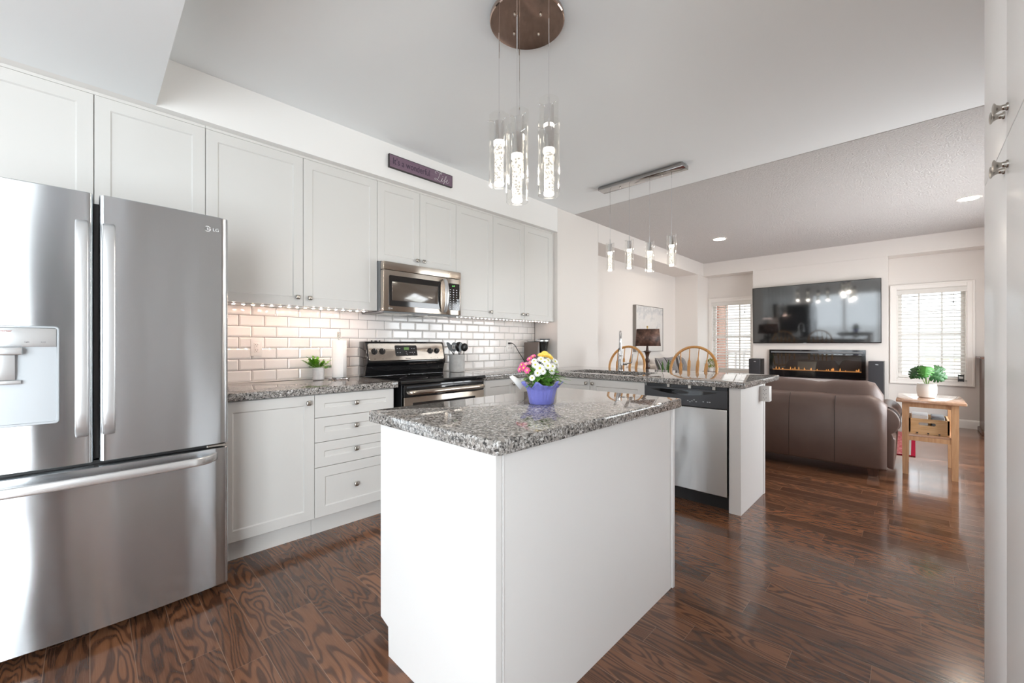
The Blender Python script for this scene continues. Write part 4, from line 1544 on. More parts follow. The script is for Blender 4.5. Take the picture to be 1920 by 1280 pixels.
def slotted(mb, p, d, r, n):
    import math as m
    N = 28
    out = [(.029*m.cos(2*PI*k/N)*(1 if m.sin(2*PI*k/N) > 0 else .92), .045 + .045*m.sin(2*PI*k/N)) for k in range(N)]
    bm = mb.bm
    slots = []
    for cx_ in (-.012, 0, .012):
        slots.append([(cx_ - .0025, .025), (cx_ + .0025, .025), (cx_ + .0025, .066), (cx_ - .0025, .066)])
    L = []
    for s in (-1, 1):
        loops = []
        for ring in [out] + slots:
            loops.append([bm.verts.new(p + r*u + d*v + n*(s*.0018)) for u, v in ring])
        es = []
        for lp in loops:
            for i in range(len(lp)):
                es.append(bm.edges.new((lp[i], lp[(i+1) % len(lp)])))
        bmesh.ops.triangle_fill(bm, use_beauty=True, edges=es)
        L.append(loops)
    for la, lb in zip(*L):
        for i in range(len(la)):
            mb.face((la[i], la[(i+1) % len(la)], lb[(i+1) % len(la)], lb[i]))


def bowl(R, dep):
    def h(mb, p, d, r, n):
        c_ = p + d*R*.95
        rings = []
        for j in range(6):
            t_ = j/5*PI/2
            rings.append([tuple(c_ + (r*math.cos(2*PI*k/20) + d*1.15*math.sin(2*PI*k/20))*R*math.cos(t_*.97) + n*dep*math.sin(t_)) for k in range(20)])
        for j in range(6):
            t_ = (5-j)/5*PI/2
            rings.append([tuple(c_ + (r*math.cos(2*PI*k/20) + d*1.15*math.sin(2*PI*k/20))*(R - .002)*math.cos(t_*.97) + n*(dep - .002)*math.sin(t_)) for k in range(20)])
        mb.loft(rings)
    return h


spat = [(-.006, 0), (.006, 0), (.022, .02), (.026, .04), (.014, .085), (-.002, .098), (-.010, .09), (-.018, .05), (-.018, .025)]
ax, ay = c[0], c[1]
B = CT + .03
R_ = Vector((.716, -.698, 0))
def at(u, z, back=0.0):
    return tuple(Vector((ax, ay, 0)) + R_*u + Vector((0, back, 0)) + Vector((0, 0, z)))
utensil('spatula', 'black spatula leaning left in the crock', at(.012, B, -.04), at(-.062, CT + .196, -.02), plate_head(spat))
utensil('slotted_spoon', 'black slotted spoon upright in the crock', at(-.004, B, .045), at(-.010, CT + .19, .03), slotted)
utensil('serving_spoon', 'black serving spoon right of the slotted spoon', at(.012, B, .0), at(.030, CT + .19, .0), plate_head([(-.005, 0), (.005, 0), (.016, .03), (.018, .06), (.01, .085), (-.002, .09), (-.012, .08), (-.016, .05), (-.012, .02)], .002, .25))
utensil('ladle', 'black ladle at the right of the crock', at(.034, B, .036), at(.050, CT + .197, .05), bowl(.042, -.03))
utensil('pasta_server', 'black pasta server with bright shank in the crock', at(.030, B, -.030), at(.046, CT + .20, -.034), bowl(.034, -.014), True)

# coffee maker and its cord
t = thing('coffee_maker', 'black and silver single-cup coffee maker in the corner', 'coffee maker', (3.60, 3.08, CT))
kx0, kx1, ky0, ky1 = 3.50, 3.70, 2.98, 3.22
K = CT + .0005
W['coffee_side'] = mat('smoked_reservoir', (.16, .13, .115), .2)
obj('reservoir', MB().box(3.515, 3.549, 3.02, 3.24, K, K + .285, .012, 3), W['coffee_side'], t)
mb = MB().box(3.55, 3.70, 3.09, 3.24, K, K + .295, .02, 3)
obj('body', mb, W['black_gloss'], t)
obj('drip_base', MB().box(3.55, 3.70, 2.97, 3.095, K, K + .035, .012, 3), W['black'], t)
mb = MB()
mb.lathe([(.03, .165), (.05, .18), (.068, .27), (.072, .29)], (3.625, 3.045, K), 28)
hd = obj('brew_head', mb, W['black_gloss'], t)
obj('lid', MB().lathe([(.072, 0), (.077, .004), (.077, .018), (.068, .03), (.03, .034), (.001, .034)], (3.625, 3.05, K + .289), 30), W['silver'], t)
obj('lid_handle', MB().tube([(3.625 + .078*math.cos(a), 3.05 + .085*math.sin(a), K + .318) for a in [PI + .3 + (PI - .6)*k/10 for k in range(11)]], .0065, 8), W['grey_plastic'], t)
obj('power_cord', MB().tube([(3.285, 3.225, 1.190), (3.305, 3.215, 1.190), (3.335, 3.205, 1.165), (3.38, 3.19, 1.09), (3.425, 3.17, 1.02), (3.455, 3.16, .965), (3.49, 3.17, .935), (3.52, 3.2, .93)], .0042, 8).box(3.262, 3.29, 3.213, 3.2445, 1.181, 1.199, .003, 2), W['black'], t)

# outlets
def outlet(label, F, u, v, gang, d0, group):
    wv = .07 if gang == 1 else .116
    p = F.P(u, v, d0)
    t = thing('wall_outlet', label, 'outlet', p, group)
    obj('plate', F.slab(MB(), u - wv/2, u + wv/2, v - .0575, v + .0575, d0, d0 + .006, .002), W['white_plastic'], t)
    us_ = [u] if gang == 1 else [u - .023, u + .023]
    for uu in us_:
        r = obj('receptacle', F.slab(MB(), uu - .0165, uu + .0165, v - .0335, v + .0335, d0 + .005, d0 + .0085, .0015), W['trim'], t)
        mb = MB()
        for s in (-1, 1):
            for q in (-1, 1):
                F.slab(mb, uu + q*.0062 - .0011, uu + q*.0062 + .0011, v + s*.018 - .001, v + s*.018 + .006, d0 + .008, d0 + .0089)
            F.slab(mb, uu - .002, uu + .002, v + s*.018 - .009, v + s*.018 - .005, d0 + .008, d0 + .0089)
        obj('slots', mb, W['black'], r)


FTL = Face('y', 3.2555, -1)
outlet('white wall outlet on the tiles beside the refrigerator', FTL, .806, 1.156, 1, 0, 'outlets on the splashback')
outlet('white double wall outlet with a black plug by the coffee maker', FTL, 3.30, 1.158, 2, 0, 'outlets on the splashback')
t = thing('outlet_tap', 'white plug-in outlet box on the end of the peninsula', 'outlet', (3.63, .82, .8))
obj('body', MB().box(3.60, 3.665, .785, .8495, .742, .858, .003, 2), W['white_plastic'], t)
FX = Face('x', 3.60, -1)
mb = MB()
for z in (.768, .80, .832):
    for yy in (.808, .826):
        FX.slab(mb, yy - .0013, yy + .0013, z - .001, z + .007, -.001, .0006)
    FX.slab(mb, .815, .819, z - .009, z - .005, -.001, .0006)
obj('slots', mb, W['black'], t)

# ---------------------------------------------------------------- flowers on the island
c = (1.395, 1.18, CT + .0005)
t = thing('flower_pot', 'mixed white, pink and yellow daisies in a violet paper-wrapped pot on the island', 'flowers', c)
mb = MB()
n = 96
rings = []
for z, r, wob, zw in ((0, .051, .0004, 0), (.004, .0535, .0007, 0), (.03, .058, .0014, 0), (.058, .064, .002, 0), (.066, .0665, .0026, 0), (.074, .073, .004, .002), (.083, .082, .006, .008), (.09, .089, .008, .016)):
    rings.append([(c[0] + (r + wob*(math.sin(7*a + .6) + .5*math.sin(23*a)))*math.cos(a), c[1] + (r + wob*(math.sin(7*a + .6) + .5*math.sin(23*a)))*math.sin(a), c[2] + z + zw*(math.sin(7*a + .6)*.7 + .35*math.sin(11*a))) for a in [2*PI*k/n for k in range(n)]])
mb.loft(rings, caps=False)
mb.face([v for v in mb.bm.verts][:n][::-1])
obj('paper_wrap', mb, W['foil'], t, solid=.0009, recalc=False, ang=80)
mb = MB()
rings = [[(c[0] + (math.hypot(x - c[0], y - c[1]) - .0016)*math.cos(a), c[1] + (math.hypot(x - c[0], y - c[1]) - .0016)*math.sin(a), z + .0004) for (x, y, z), a in zip(r, [2*PI*k/n for k in range(n)])] for r in rings[4:]]
mb.loft(rings, caps=False)
obj('wrap_lining', mb, W['foil_in'], t, recalc=False, ang=80)
mb = MB()
mb.quad(*[tuple(Vector(c) + R_*u + Vector((0, 0, z)) + Vector((-.03, .03, 0))) for u, z in ((-.05, .06), (-.03, .09), (-.085, .125), (-.1, .118))])
obj('wrap_corner', mb, W['foil_in'], t, solid=.001)
obj('soil', MB().lathe([(.06, 0), (.05, .006), (.001, .008)], (c[0], c[1], c[2] + .062), 20), W['soil'], t)
rnd = random.Random(11)
mb, ms = MB(), MB()
for i in range(210):
    a = rnd.uniform(0, 2*PI)
    rr0 = rnd.uniform(0, .058)
    el = rnd.uniform(.1, 1.2)
    d = Vector((math.cos(a)*math.cos(el), math.sin(a)*math.cos(el), math.sin(el)))
    p = Vector(c) + Vector((rr0*math.cos(a), rr0*math.sin(a), rnd.uniform(.07, .145)))
    leaf(mb, p, d, rnd.uniform(.03, .052), rnd.uniform(.016, .028), rnd.uniform(.2, .6), .25, 4)
obj('foliage', mb, W['leaf'], t, recalc=False)
mb = MB()
for u, z, b in ((.115, .085, 0), (.14, .10, .01), (.10, .115, -.01), (.09, .12, .02)):
    p0 = Vector(c) + Vector((0, 0, .09))
    p1 = Vector(c) + R_*u + Vector((0, b, z))
    mb.tube([p0, p0.lerp(p1, .5) + Vector((0, 0, .02)), p1], [.0016, .0014, .0005], 5)
    leaf(mb, p0.lerp(p1, .5) + Vector((0, 0, .018)), (p1 - p0), .05, .009, .4, .2, 4)
obj('grass_blades', mb, W['leaf'], t, recalc=False)
proto = {}
VIEW = Vector((-.76, -.64, .12)).normalized()


def flower(kind, p, d, s):
    """daisy: two rows of petals round an eye"""
    d = Vector(d).normalized()
    if kind not in proto:
        mb = MB()
        npet = {'white': 14, 'pink': 7, 'pink2': 7, 'yellow': 18}[kind]
        wpet = {'white': .0062, 'pink': .012, 'pink2': .012, 'yellow': .0055}[kind]
        for row, (L, tilt) in enumerate(((.0165, .18), (.013, .5))):
            for k in range(npet):
                a = 2*PI*(k + .5*row)/npet
                dd2 = Vector((math.cos(a)*math.cos(tilt), math.sin(a)*math.cos(tilt), math.sin(tilt)))
                leaf(mb, Vector((.002*math.cos(a), .002*math.sin(a), .001*row)), dd2, L, wpet, .12, .2, 3)
        me_o = obj('flower', mb, W['petal_' + kind], t, recalc=False)
        ey = obj('flower_eye', MB().ball((0, 0, .002), .0048, .0048, .0036, 10, 6), W['flower_eye'] if kind == 'white' else W['petal_yellow'], me_o)
        for o_ in (me_o, ey):
            o_.data.transform(Matrix.Translation(ORG[t.name]))     # undo the base offset: flowers are built round their own centre
        proto[kind] = me_o
        o_ = me_o
    else:
        o_ = dup(proto[kind], t)
    o_.location = [a - b for a, b in zip(p, c)]
    o_.rotation_euler = d.to_track_quat('Z', 'Y').to_euler()
    o_.scale = (s, s, s)
    return o_


sm = MB()
def fl(kind, u, z, b, s):
    """u across (towards the right), z height above the worktop, b towards the camera"""
    p = Vector(c) + R_*u + Vector((-.698, -.716, 0))*b + Vector((0, 0, z))
    d = (Vector((-.698, -.716, 0))*(.35 + b*9) + R_*u*9 + Vector((0, 0, .35 + max(0, (z - .15))*8)))
    sm.tube([tuple(Vector(c) + Vector((0, 0, .09)) + R_*u*.3), tuple(p - d.normalized()*.003)], .0013, 5)
    flower(kind, p, d, s)


for u, z, b, s in ((-.004, .195, .03, 1.05), (-.030, .172, .05, 1.0), (-.012, .158, .062, 1.25), (.022, .168, .055, 1.1), (.010, .185, .045, .95), (.044, .165, .04, 1.05), (.058, .185, .02, 1.0), (.046, .195, .01, .9), (.064, .172, .015, .95),
                   (-.022, .138, .066, .95), (.040, .146, .05, .95), (-.045, .118, .068, .85), (.0, .145, .066, .9), (.026, .19, .03, .9), (-.034, .188, .03, .85)):
    fl('white', u, z, b, s)
for u, z, b, s in ((-.078, .158, .03, 1.0), (-.094, .152, .02, .95), (-.064, .148, .045, .95), (-.086, .170, .01, .9), (-.07, .172, .02, .8), (-.052, .196, .01, .9), (-.036, .206, .0, .9), (-.05, .180, .02, .75)):
    fl('pink' if s > .88 else 'pink2', u, z, b, s)
for u, z, b, s in ((.012, .214, .018, 1.1), (.028, .210, .016, 1.05), (-.002, .213, .012, .95), (.038, .203, .016, .85), (.016, .222, .004, .95)):
    fl('yellow', u, z, b, s)
obj('stems', sm, W['stem'], t)

# ---------------------------------------------------------------- counter stools with bow backs
def stool(label, x, y, rz):
    """built round its own base: the sitter faces -x, back at +x"""
    t = thing('counter_stool', label, 'stool', (0, 0, 0), 'bow-back stools at the peninsula')
    sz = .63
    mb = MB()
    ring = []
    for k in range(28):
        a = 2*PI*k/28
        ring.append((.20*math.copysign(abs(math.cos(a))**.75, math.cos(a)), (.215 - .02*math.cos(a)*-1)*math.copysign(abs(math.sin(a))**.75, math.sin(a))))
    mb.loft([[(u*s, v*s, z) for u, v in ring] for s, z in ((.9, sz), (.985, sz + .008), (1, sz + .02), (.985, sz + .033), (.93, sz + .037), (.5, sz + .03))])
    obj('seat', mb, W['honey'], t, ang=60)
    def bp(y_, z_):
        return (.165 + (z_ - sz)*.2, y_, z_)
    pts = [bp(.2, sz + .03), bp(.222, sz + .16)]
    for k in range(1, 24):
        a = PI*k/24
        pts.append(bp(.228*math.cos(a), sz + .27 + .252*math.sin(a)**.92))
    pts += [bp(-.222, sz + .16), bp(-.2, sz + .03)]
    obj('bow', MB().tube(pts, .0135, 12), W['honey'], t, ang=70)
    for yy in (-.125, -.043, .043, .125):
        zt = sz + .27 + .252*math.sin(math.acos(yy*1.08/.228))**.92
        p0, p1 = Vector(bp(yy*.85, sz + .03)), Vector(bp(yy*1.08, zt))
        mb = MB()
        rings = []
        for u, wv, th in ((0, .007, .007), (.3, .008, .007), (.42, .014, .006), (.6, .0165, .0055), (.70, .0155, .0055), (.745, .007, .006), (.8, .0055, .0055), (1, .005, .005)):
            q = p0.lerp(p1, u)
            rings.append([(q.x + th*math.cos(2*PI*k/10), q.y + wv*math.sin(2*PI*k/10), q.z) for k in range(10)])
        mb.loft(rings)
        obj('spindle', mb, W['honey'], t, ang=60)
    L = None
    for sx in (-1, 1):
        for sy in (-1, 1):
            p0, p1 = Vector((sx*.13, sy*.14, sz + .004)), Vector((sx*.20, sy*.20, 0))
            mb = MB().tube([p0.lerp(p1, u) for u in (0, .1, .16, .2, .5, .8, .84, .9, 1)], [.013, .015, .019, .014, .018, .014, .018, .015, .011], 12)
            obj('leg', mb, W['honey'], t, ang=60)
    for z, q in ((.2, .186), (.34, .167)):
        obj('stretcher', MB().tube([(-q - .004, -q, z), (-q - .004, q, z)], .0095, 10), W['honey'], t)
        obj('stretcher', MB().tube([(q, -q, z), (q, q, z)], .0095, 10), W['honey'], t)
        obj('stretcher', MB().tube([(-q, -q, z + .04), (q, -q, z + .04)], .0095, 10), W['honey'], t)
        obj('stretcher', MB().tube([(-q, q, z + .04), (q, q, z + .04)], .0095, 10), W['honey'], t)
    t.location = (x, y, 0)
    t.rotation_euler = (0, 0, rz)
    return t


stool('honey oak bow-back counter stool seen past the faucet', 4.07, 2.37, math.radians(-3))
stool('honey oak bow-back counter stool in front of the living room blind', 4.07, 1.605, math.radians(2))

# ---------------------------------------------------------------- brown leather sofa, its back to the kitchen
t = thing('leather_sofa', 'brown leather sofa with its back to the kitchen', 'sofa', (5.25, 1.15, 0))
SX, SY0, SY1 = 4.79, .17, 2.2
mb = MB()
prof = [(4.80, .085), (4.79, .10), (4.785, .4), (4.80, .60), (4.83, .665), (4.87, .70), (4.93, .715), (4.99, .70), (5.03, .6), (5.05, .3), (5.05, .085)]
rings = []
N = 40
for i in range(N + 1):
    u = i / N
    y = SY0 + (SY1 - SY0)*u
    e = min(u, 1-u)*(SY1 - SY0)
    dz = -.075*max(0, 1 - e/.13)**2.2
    inx = .02*max(0, 1 - e/.05)**2
    rings.append([(min(x + inx, 5.05), y, z + (dz*((z - .3)/.4) if z > .3 else 0) + .004*math.sin(9*u*PI)*(1 if z > .6 else 0)) for x, z in prof])
mb.loft(rings)
obj('back', mb, W['leather'], t, ang=70)
for y in (.525, .88, 1.49, 1.85):
    mb = MB()
    mb.tube([(x - .0015, y, z) for x, z in prof[1:6]], .0025, 6)
    obj('seam', mb, W['seam'], t)
mb = MB()
mb.box(4.83, 5.72, SY0 + .02, SY1 - .02, .08, .30, .02, 2)
obj('base', mb, W['leather'], t)
cw_ = (SY1 - SY0 - .30)/2
for k in range(2):
    y0 = SY0 + .03 + k*((SY1 - SY0 - .06)/2)
    y1 = y0 + (SY1 - SY0 - .06)/2 - .008
    mb = MB()
    rings = []
    for i in range(17):
        u = i/16
        y = y0 + (y1 - y0)*u
        e = min(u, 1-u)*(y1 - y0)
        s = 1 - .55*max(0, 1 - e/.11)**2.4
        hgt = .825 + .012*math.sin(u*9 + k*2) + .006*math.sin(u*23)
        c0 = (5.06, .62)
        rings.append([(c0[0] + .125*s*math.copysign(abs(math.cos(a))**.8, math.cos(a)) + .03*math.sin(a), y, c0[1] + (hgt - .62)*s*math.copysign(abs(math.sin(a))**.8, math.sin(a))) for a in [2*PI*j/22 for j in range(22)]])
    mb.loft(rings)
    obj('back_cushion', mb, W['leather'], t, ang=80)
    y0, y1 = SY0 + .14 + k*.88, SY0 + .14 + k*.88 + .865
    obj('seat_cushion', MB().box(5.12, 5.74, y0, y1, .29, .45, .045, 4), W['leather'], t, ang=60)
for s, y in ((-1, SY0 - .01), (1, SY1 + .01)):
    mb = MB()
    r = .105
    cyy_, cz_ = y + s*-.03, .50
    poly = []
    for k in range(20):
        a = -PI*.42 + k/19*PI*1.42
        poly.append((cyy_ + s*r*math.cos(a), cz_ + r*1.12*math.sin(a)))
    poly += [(y - s*.085, .12), (y + s*.035, .085), (y + s*.045, .36)]
    mb.prism(poly, 4.87, 5.72, 'x', .012, 2)
    a_ = obj('arm', mb, W['leather'], t, ang=50)
    for xx in (4.905, 4.96, 5.0):
        obj('arm_pleat', MB().tube([(xx, cyy_ + s*(r + .001)*math.cos(a), cz_ + (r*1.12 + .001)*math.sin(a)) for a in [-.5 + 2.4*k/14 for k in range(15)]], .003, 6), W['seam'], a_)
f0 = None
for x in (4.93, 5.62):
    for y in (.265, 2.1):
        obj('leg', MB().loft([[(x - q, y - q, z), (x + q, y - q, z), (x + q, y + q, z), (x - q, y + q, z)] for q, z in ((.030, 0), (.042, .082))]), W['walnut'], t, ang=20)
for lab, y, rot in (('beige square cushion on the leather sofa, reflected in the television left', 1.72, .12), ('beige square cushion on the leather sofa, at its arm beside the wooden table', .52, -.1)):
    mb = MB()
    rings = []
    for i in range(13):
        u = -1 + 2*i/12
        rings.append([(.07*(1 - abs(u)**3.5)*math.sin(a), u*.215*(1 + .06*abs(u)), .215*math.cos(a)) for a in [2*PI*j/24 for j in range(24)]])
    mb.loft(rings)
    mb = MB()
    G = 14
    for s in (-1, 1):
        V = [[mb.bm.verts.new((s*.075*((1 - abs(-1 + 2*i/G)**2.6)*(1 - abs(-1 + 2*j/G)**2.6))**.6 + s*.002, (-1 + 2*i/G)*.18*(1 - .05*(1 - abs(-1 + 2*j/G)**2)), (-1 + 2*j/G)*.18*(1 - .05*(1 - abs(-1 + 2*i/G)**2)))) for j in range(G+1)] for i in range(G+1)]
        for i in range(G):
            for j in range(G):
                mb.face((V[i][j], V[i+1][j], V[i+1][j+1], V[i][j+1]))
    bmesh.ops.remove_doubles(mb.bm, verts=mb.bm.verts, dist=.005)
    mb.xf(Matrix.Translation((5.41, y, .632)) @ Matrix.Rotation(rot, 4, 'Z') @ Matrix.Rotation(-.42, 4, 'Y'))
    tag(obj('cushion', mb, W['beige_cushion'], ang=70), lab, 'cushion', 'beige sofa cushions')

# ---------------------------------------------------------------- side table, box, monstera
t = thing('side_table', 'pine side table with a lower shelf at the sofa arm', 'side table', (5.5, -.095, 0))
TY0, TY1, TX0, TX1 = -.275, .080, 5.19, 5.78
obj('tabletop', MB().box(TX0 - .045, TX1 + .045, TY0 - .045, TY1 + .04, .655, .678, .004, 2), W['pine_top'], t)
L0 = None
for x in (TX0, TX1 - .045):
    for y in (TY0, TY1 - .045):
        obj('leg', MB().loft([[(x + a*q + .0225*(1-q), y + b*q + .0225*(1-q), z) for a, b in ((0, 0), (.045, 0), (.045, .045), (0, .045))] for q, z in ((.86, 0), (1, .36), (1, .655))]), W['pine'], t, ang=20)
for x in (TX0 + .012, TX1 - .032):
    obj('apron', MB().box(x, x + .02, TY0 + .045, TY1 - .045, .612, .655), W['pine'], t)
for y in (TY0 + .012, TY1 - .032):
    obj('apron', MB().box(TX0 + .045, TX1 - .045, y, y + .02, .612, .655), W['pine'], t)
obj('shelf', MB().box(TX0 + .005, TX1 - .005, TY0 + .03, TY1 - .03, .350, .368, .002, 1), W['pine_top'], t)
for x in (TX0 + .004, TX1 - .026):
    obj('shelf_rail', MB().box(x, x + .022, TY0 + .045, TY1 - .045, .312, .3495), W['pine'], t)

t = thing('wooden_box', 'open pine box with slot handles on the side table shelf', 'box', (5.42, -.09, .3685))
bx0, bx1, by0, by1, bz0, bz1 = 5.25, 5.62, -.222, .036, .369, .505
mb = MB().box(bx0, bx1, by0, by1, bz0, bz0 + .01)
mb.box(bx1 - .012, bx1, by0, by1, bz0 + .01, bz1).box(bx0, bx1, by0, by0 + .012, bz0 + .01, bz1).box(bx0, bx1, by1 - .012, by1, bz0 + .01, bz1)
obj('sides', mb, W['crate'], t)
mb = MB()
bm = mb.bm
hole = []
yc, zc = (by0 + by1)/2 + .01, bz1 - .045
for cyq, a0 in ((yc + .042, -PI/2), (yc - .042, PI/2)):
    for k in range(9):
        a = a0 + PI*k/8
        hole.append((cyq + .013*math.cos(a), zc + .013*math.sin(a)))
LL = []
for x in (bx0, bx0 + .012):
    loops = [[bm.verts.new((x, y, z)) for y, z in q] for q in ([(by0, bz0 + .01), (by1, bz0 + .01), (by1, bz1), (by0, bz1)], hole)]
    es = [bm.edges.new((lp[i], lp[(i+1) % len(lp)])) for lp in loops for i in range(len(lp))]
    bmesh.ops.triangle_fill(bm, use_beauty=True, edges=es)
    LL.append(loops)
for la, lb in zip(*LL):
    for i in range(len(la)):
        mb.face((la[i], la[(i+1) % len(la)], lb[(i+1) % len(la)], lb[i]))
obj('handle_end', mb, W['crate'], t, ang=20)
for y in (-.16, -.09, -.02):
    obj('foot_block', MB().box(bx0 - .004, bx0 - .0005, y - .006, y + .006, bz0 + .004, bz0 + .014), W['black'], t)
tag(obj('magazine', MB().xf(Matrix.Identity(4)).box(5.29, 5.56, -.09, .018, .39, .53, .002, 1), W['white_plastic']), 'white magazine standing in the pine box, left', 'magazine')
tag(obj('binder', MB().box(5.29, 5.56, -.196, -.112, .39, .522, .006, 2), W['grey_plastic']), 'grey binder standing in the pine box, right', 'binder')

c = (5.50, -.085, .6785)
t = potted('potted_monstera', 'monstera with split leaves in a round white pot on the side table', c, [(.001, 0), (.052, 0), (.06, .006), (.069, .05), (.070, .09), (.0655, .125), (.062, .132), (.058, .130), (.060, .10), (.001, .098)], W['ceramic'])
obj('soil', MB().lathe([(.059, 0), (.05, .004), (.001, .006)], (c[0], c[1], c[2] + .1), 20), W['soil'], t)
half = [(0, 0), (.30, -.10), (.52, .02), (.58, .2), (.25, .28), (.60, .34), (.58, .5), (.22, .5), (.52, .62), (.44, .74), (.16, .70), (.33, .86), (.16, .96), (0, 1.08)]


def mon(p1, nrm, tip, s, mt):
    p1 = Vector(p1)
    n = Vector(nrm).normalized()
    tp_ = Vector(tip)
    tp_ = (tp_ - n*tp_.dot(n)).normalized()
    sd = n.cross(tp_)
    mb = MB()
    def V(u, v):
        return mb.bm.verts.new(p1 + sd*u*s + tp_*v*s - n*(abs(u)**1.6*.35 + max(0, v - .3)**2*.3)*s)
    for sg in (-1, 1):
        outl = [(sg*u, v) for u, v in half]
        mid = [V(0, v) for u, v in outl]
        out = [V(u, v) for u, v in outl]
        for i in range(len(outl) - 1):
            mb.face([mid[i], out[i], out[i+1], mid[i+1]])
    bmesh.ops.remove_doubles(mb.bm, verts=mb.bm.verts, dist=.0006)
    obj('leaf', mb, mt, t, recalc=False, solid=.0008)
    base = Vector((c[0], c[1], c[2] + .1))
    mid_ = base.lerp(p1, .6) + Vector((0, 0, .02))
    ms.tube([base, mid_, p1], .003, 6)


ms = MB()
F3 = Vector((-.95, .1, .35))
Rr = Vector((.698*0, -1, 0))
def wp(u, z, b=0.0):
    """u to the right of the pot as seen from the kitchen (towards -y)"""
    return (c[0] - b, c[1] - u, z)
mon(wp(-.075, .935, .03), (-.8, .45, .25), (0, .45, -1), .088, W['leaf_mon'])
mon(wp(-.03, .962, .0), (-.55, .25, .75), (-.1, 1, .1), .080, W['leaf_mon'])
mon(wp(-.005, .965, .06), (-.9, 0, .4), (0, .1, -1), .098, W['leaf_mon2'])
mon(wp(.055, .965, -.03), (-.6, -.3, .75), (0, -1, .15), .075, W['leaf_mon'])
mon(wp(.05, .925, .05), (-.8, -.35, .45), (0, -.9, -.45), .100, W['leaf_mon'])
mon(wp(.03, .885, .08), (-.75, -.1, .65), (0, -.9, -.45), .085, W['leaf_mon'])
mon(wp(-.015, .895, .07), (-.6, .15, .8), (-.1, .9, -.35), .072, W['leaf_mon'])
obj('stems', ms, W['stem'], t)

# ---------------------------------------------------------------- television and fireplace
t = thing('television', 'large black wall television over the fireplace', 'television', (8.27, 1.2, 1.68))
tw, th_ = 1.705, .972
mb = MB().box(-.022, .018, -tw/2, tw/2, -th_/2, th_/2, .004, 2)
TILT = Matrix.Translation((8.247, 1.201, 1.681)) @ Matrix.Rotation(math.radians(-2.6), 4, 'Y')
obj('case', mb.xf(TILT), W['black'], t)
obj('screen', MB().box(-.0235, -.0215, -tw/2 + .008, tw/2 - .008, -th_/2 + .016, th_/2 - .008).xf(TILT), W['screen'], t)
obj('logo_tab', MB().box(-.0245, -.0215, .07, .11, -th_/2 + .002, -th_/2 + .008).xf(TILT), W['silver_light'], t)
obj('wall_mount', MB().box(8.262, 8.2995, .9, 1.5, 1.5, 1.85), W['grey_plastic'], t)

t = thing('electric_fireplace', 'long black electric fireplace glowing under the television', 'fireplace', (8.27, 1.165, .63))
f0_, f1_, g0_, g1_ = .528, 1.806, .625, 1.088
mb = MB()
mb.box(8.262, 8.2985, f0_, f1_, g0_, .742, .003, 1).box(8.262, 8.2985, f0_, f1_, 1.018, g1_, .003, 1).box(8.262, 8.2985, f0_, f0_ + .05, .742, 1.018).box(8.262, 8.2985, f1_ - .05, f1_, .742, 1.018)
obj('frame', mb, W['black_gloss'], t)
obj('top_grille', MB().box(8.259, 8.2625, f0_ + .03, f1_ - .03, 1.036, 1.060).box(8.257, 8.2595, .95, 1.4, 1.042, 1.052), W['grey_plastic'], t)
obj('firebox', MB().box(8.294, 8.2988, f0_ + .05, f1_ - .05, .742, 1.018), W['fire_back'], t)
obj('ember_bed', MB().box(8.276, 8.294, f0_ + .052, f1_ - .052, .7425, .756, .003, 1), W['ember'], t)
rnd = random.Random(5)
mb = MB()
for i in range(26):
    y = f0_ + .08 + (f1_ - f0_ - .16)*rnd.random()
    h = rnd.uniform(.012, .05)
    mb.lathe([(.004, 0), (.008, h*.3), (.004, h*.7), (.0006, h)], (8.286, y, .756), 7)
obj('flames', mb, W['flame'], t)
obj('glass', MB().box(8.265, 8.268, f0_ + .05, f1_ - .05, .742, 1.018), W['fire_glass'], t)

for lab, y in (('black tower speaker left of the fireplace, behind the peninsula end', 1.955), ('black tower speaker right of the fireplace, behind the sofa', .395)):
    t = thing('tower_speaker', lab, 'speaker', (8.07, y, 0), 'tower speakers flanking the fireplace')
    obj('cabinet_body', MB().box(7.94, 8.22, y - .085, y + .085, .03, .932, .004, 1), W['black'], t)
    obj('grille', MB().box(7.925, 7.9395, y - .083, y + .083, .10, .929, .004, 2), W['speaker_cloth'], t)
    obj('badge', MB().loft([[(xx, y - .01 + .018*math.cos(a) - .006*math.sin(a), .885 + .005*math.sin(a) - .004*math.cos(a)*-1) for a in [2*PI*k/16 for k in range(16)]] for xx in (7.9255, 7.9235)]), W['silver_light'], t)
    obj('plinth', MB().box(7.92, 8.23, y - .10, y + .10, 0, .03, .004, 1), W['black_gloss'], t)

# cord cleat on the blind
tag(obj('cord_cleat', MB().box(8.574, 8.5835, -.50, -.445, .725, .745, .003, 1).box(8.574, 8.5835, -.50, -.445, .655, .69, .003, 1).box(8.576, 8.5838, -.502, -.494, .65, .75).box(8.576, 8.5838, -.451, -.443, .65, .75), W['black'], ang=30), 'small black cord holder at the lower corner of the blind behind the monstera', 'cord holder')

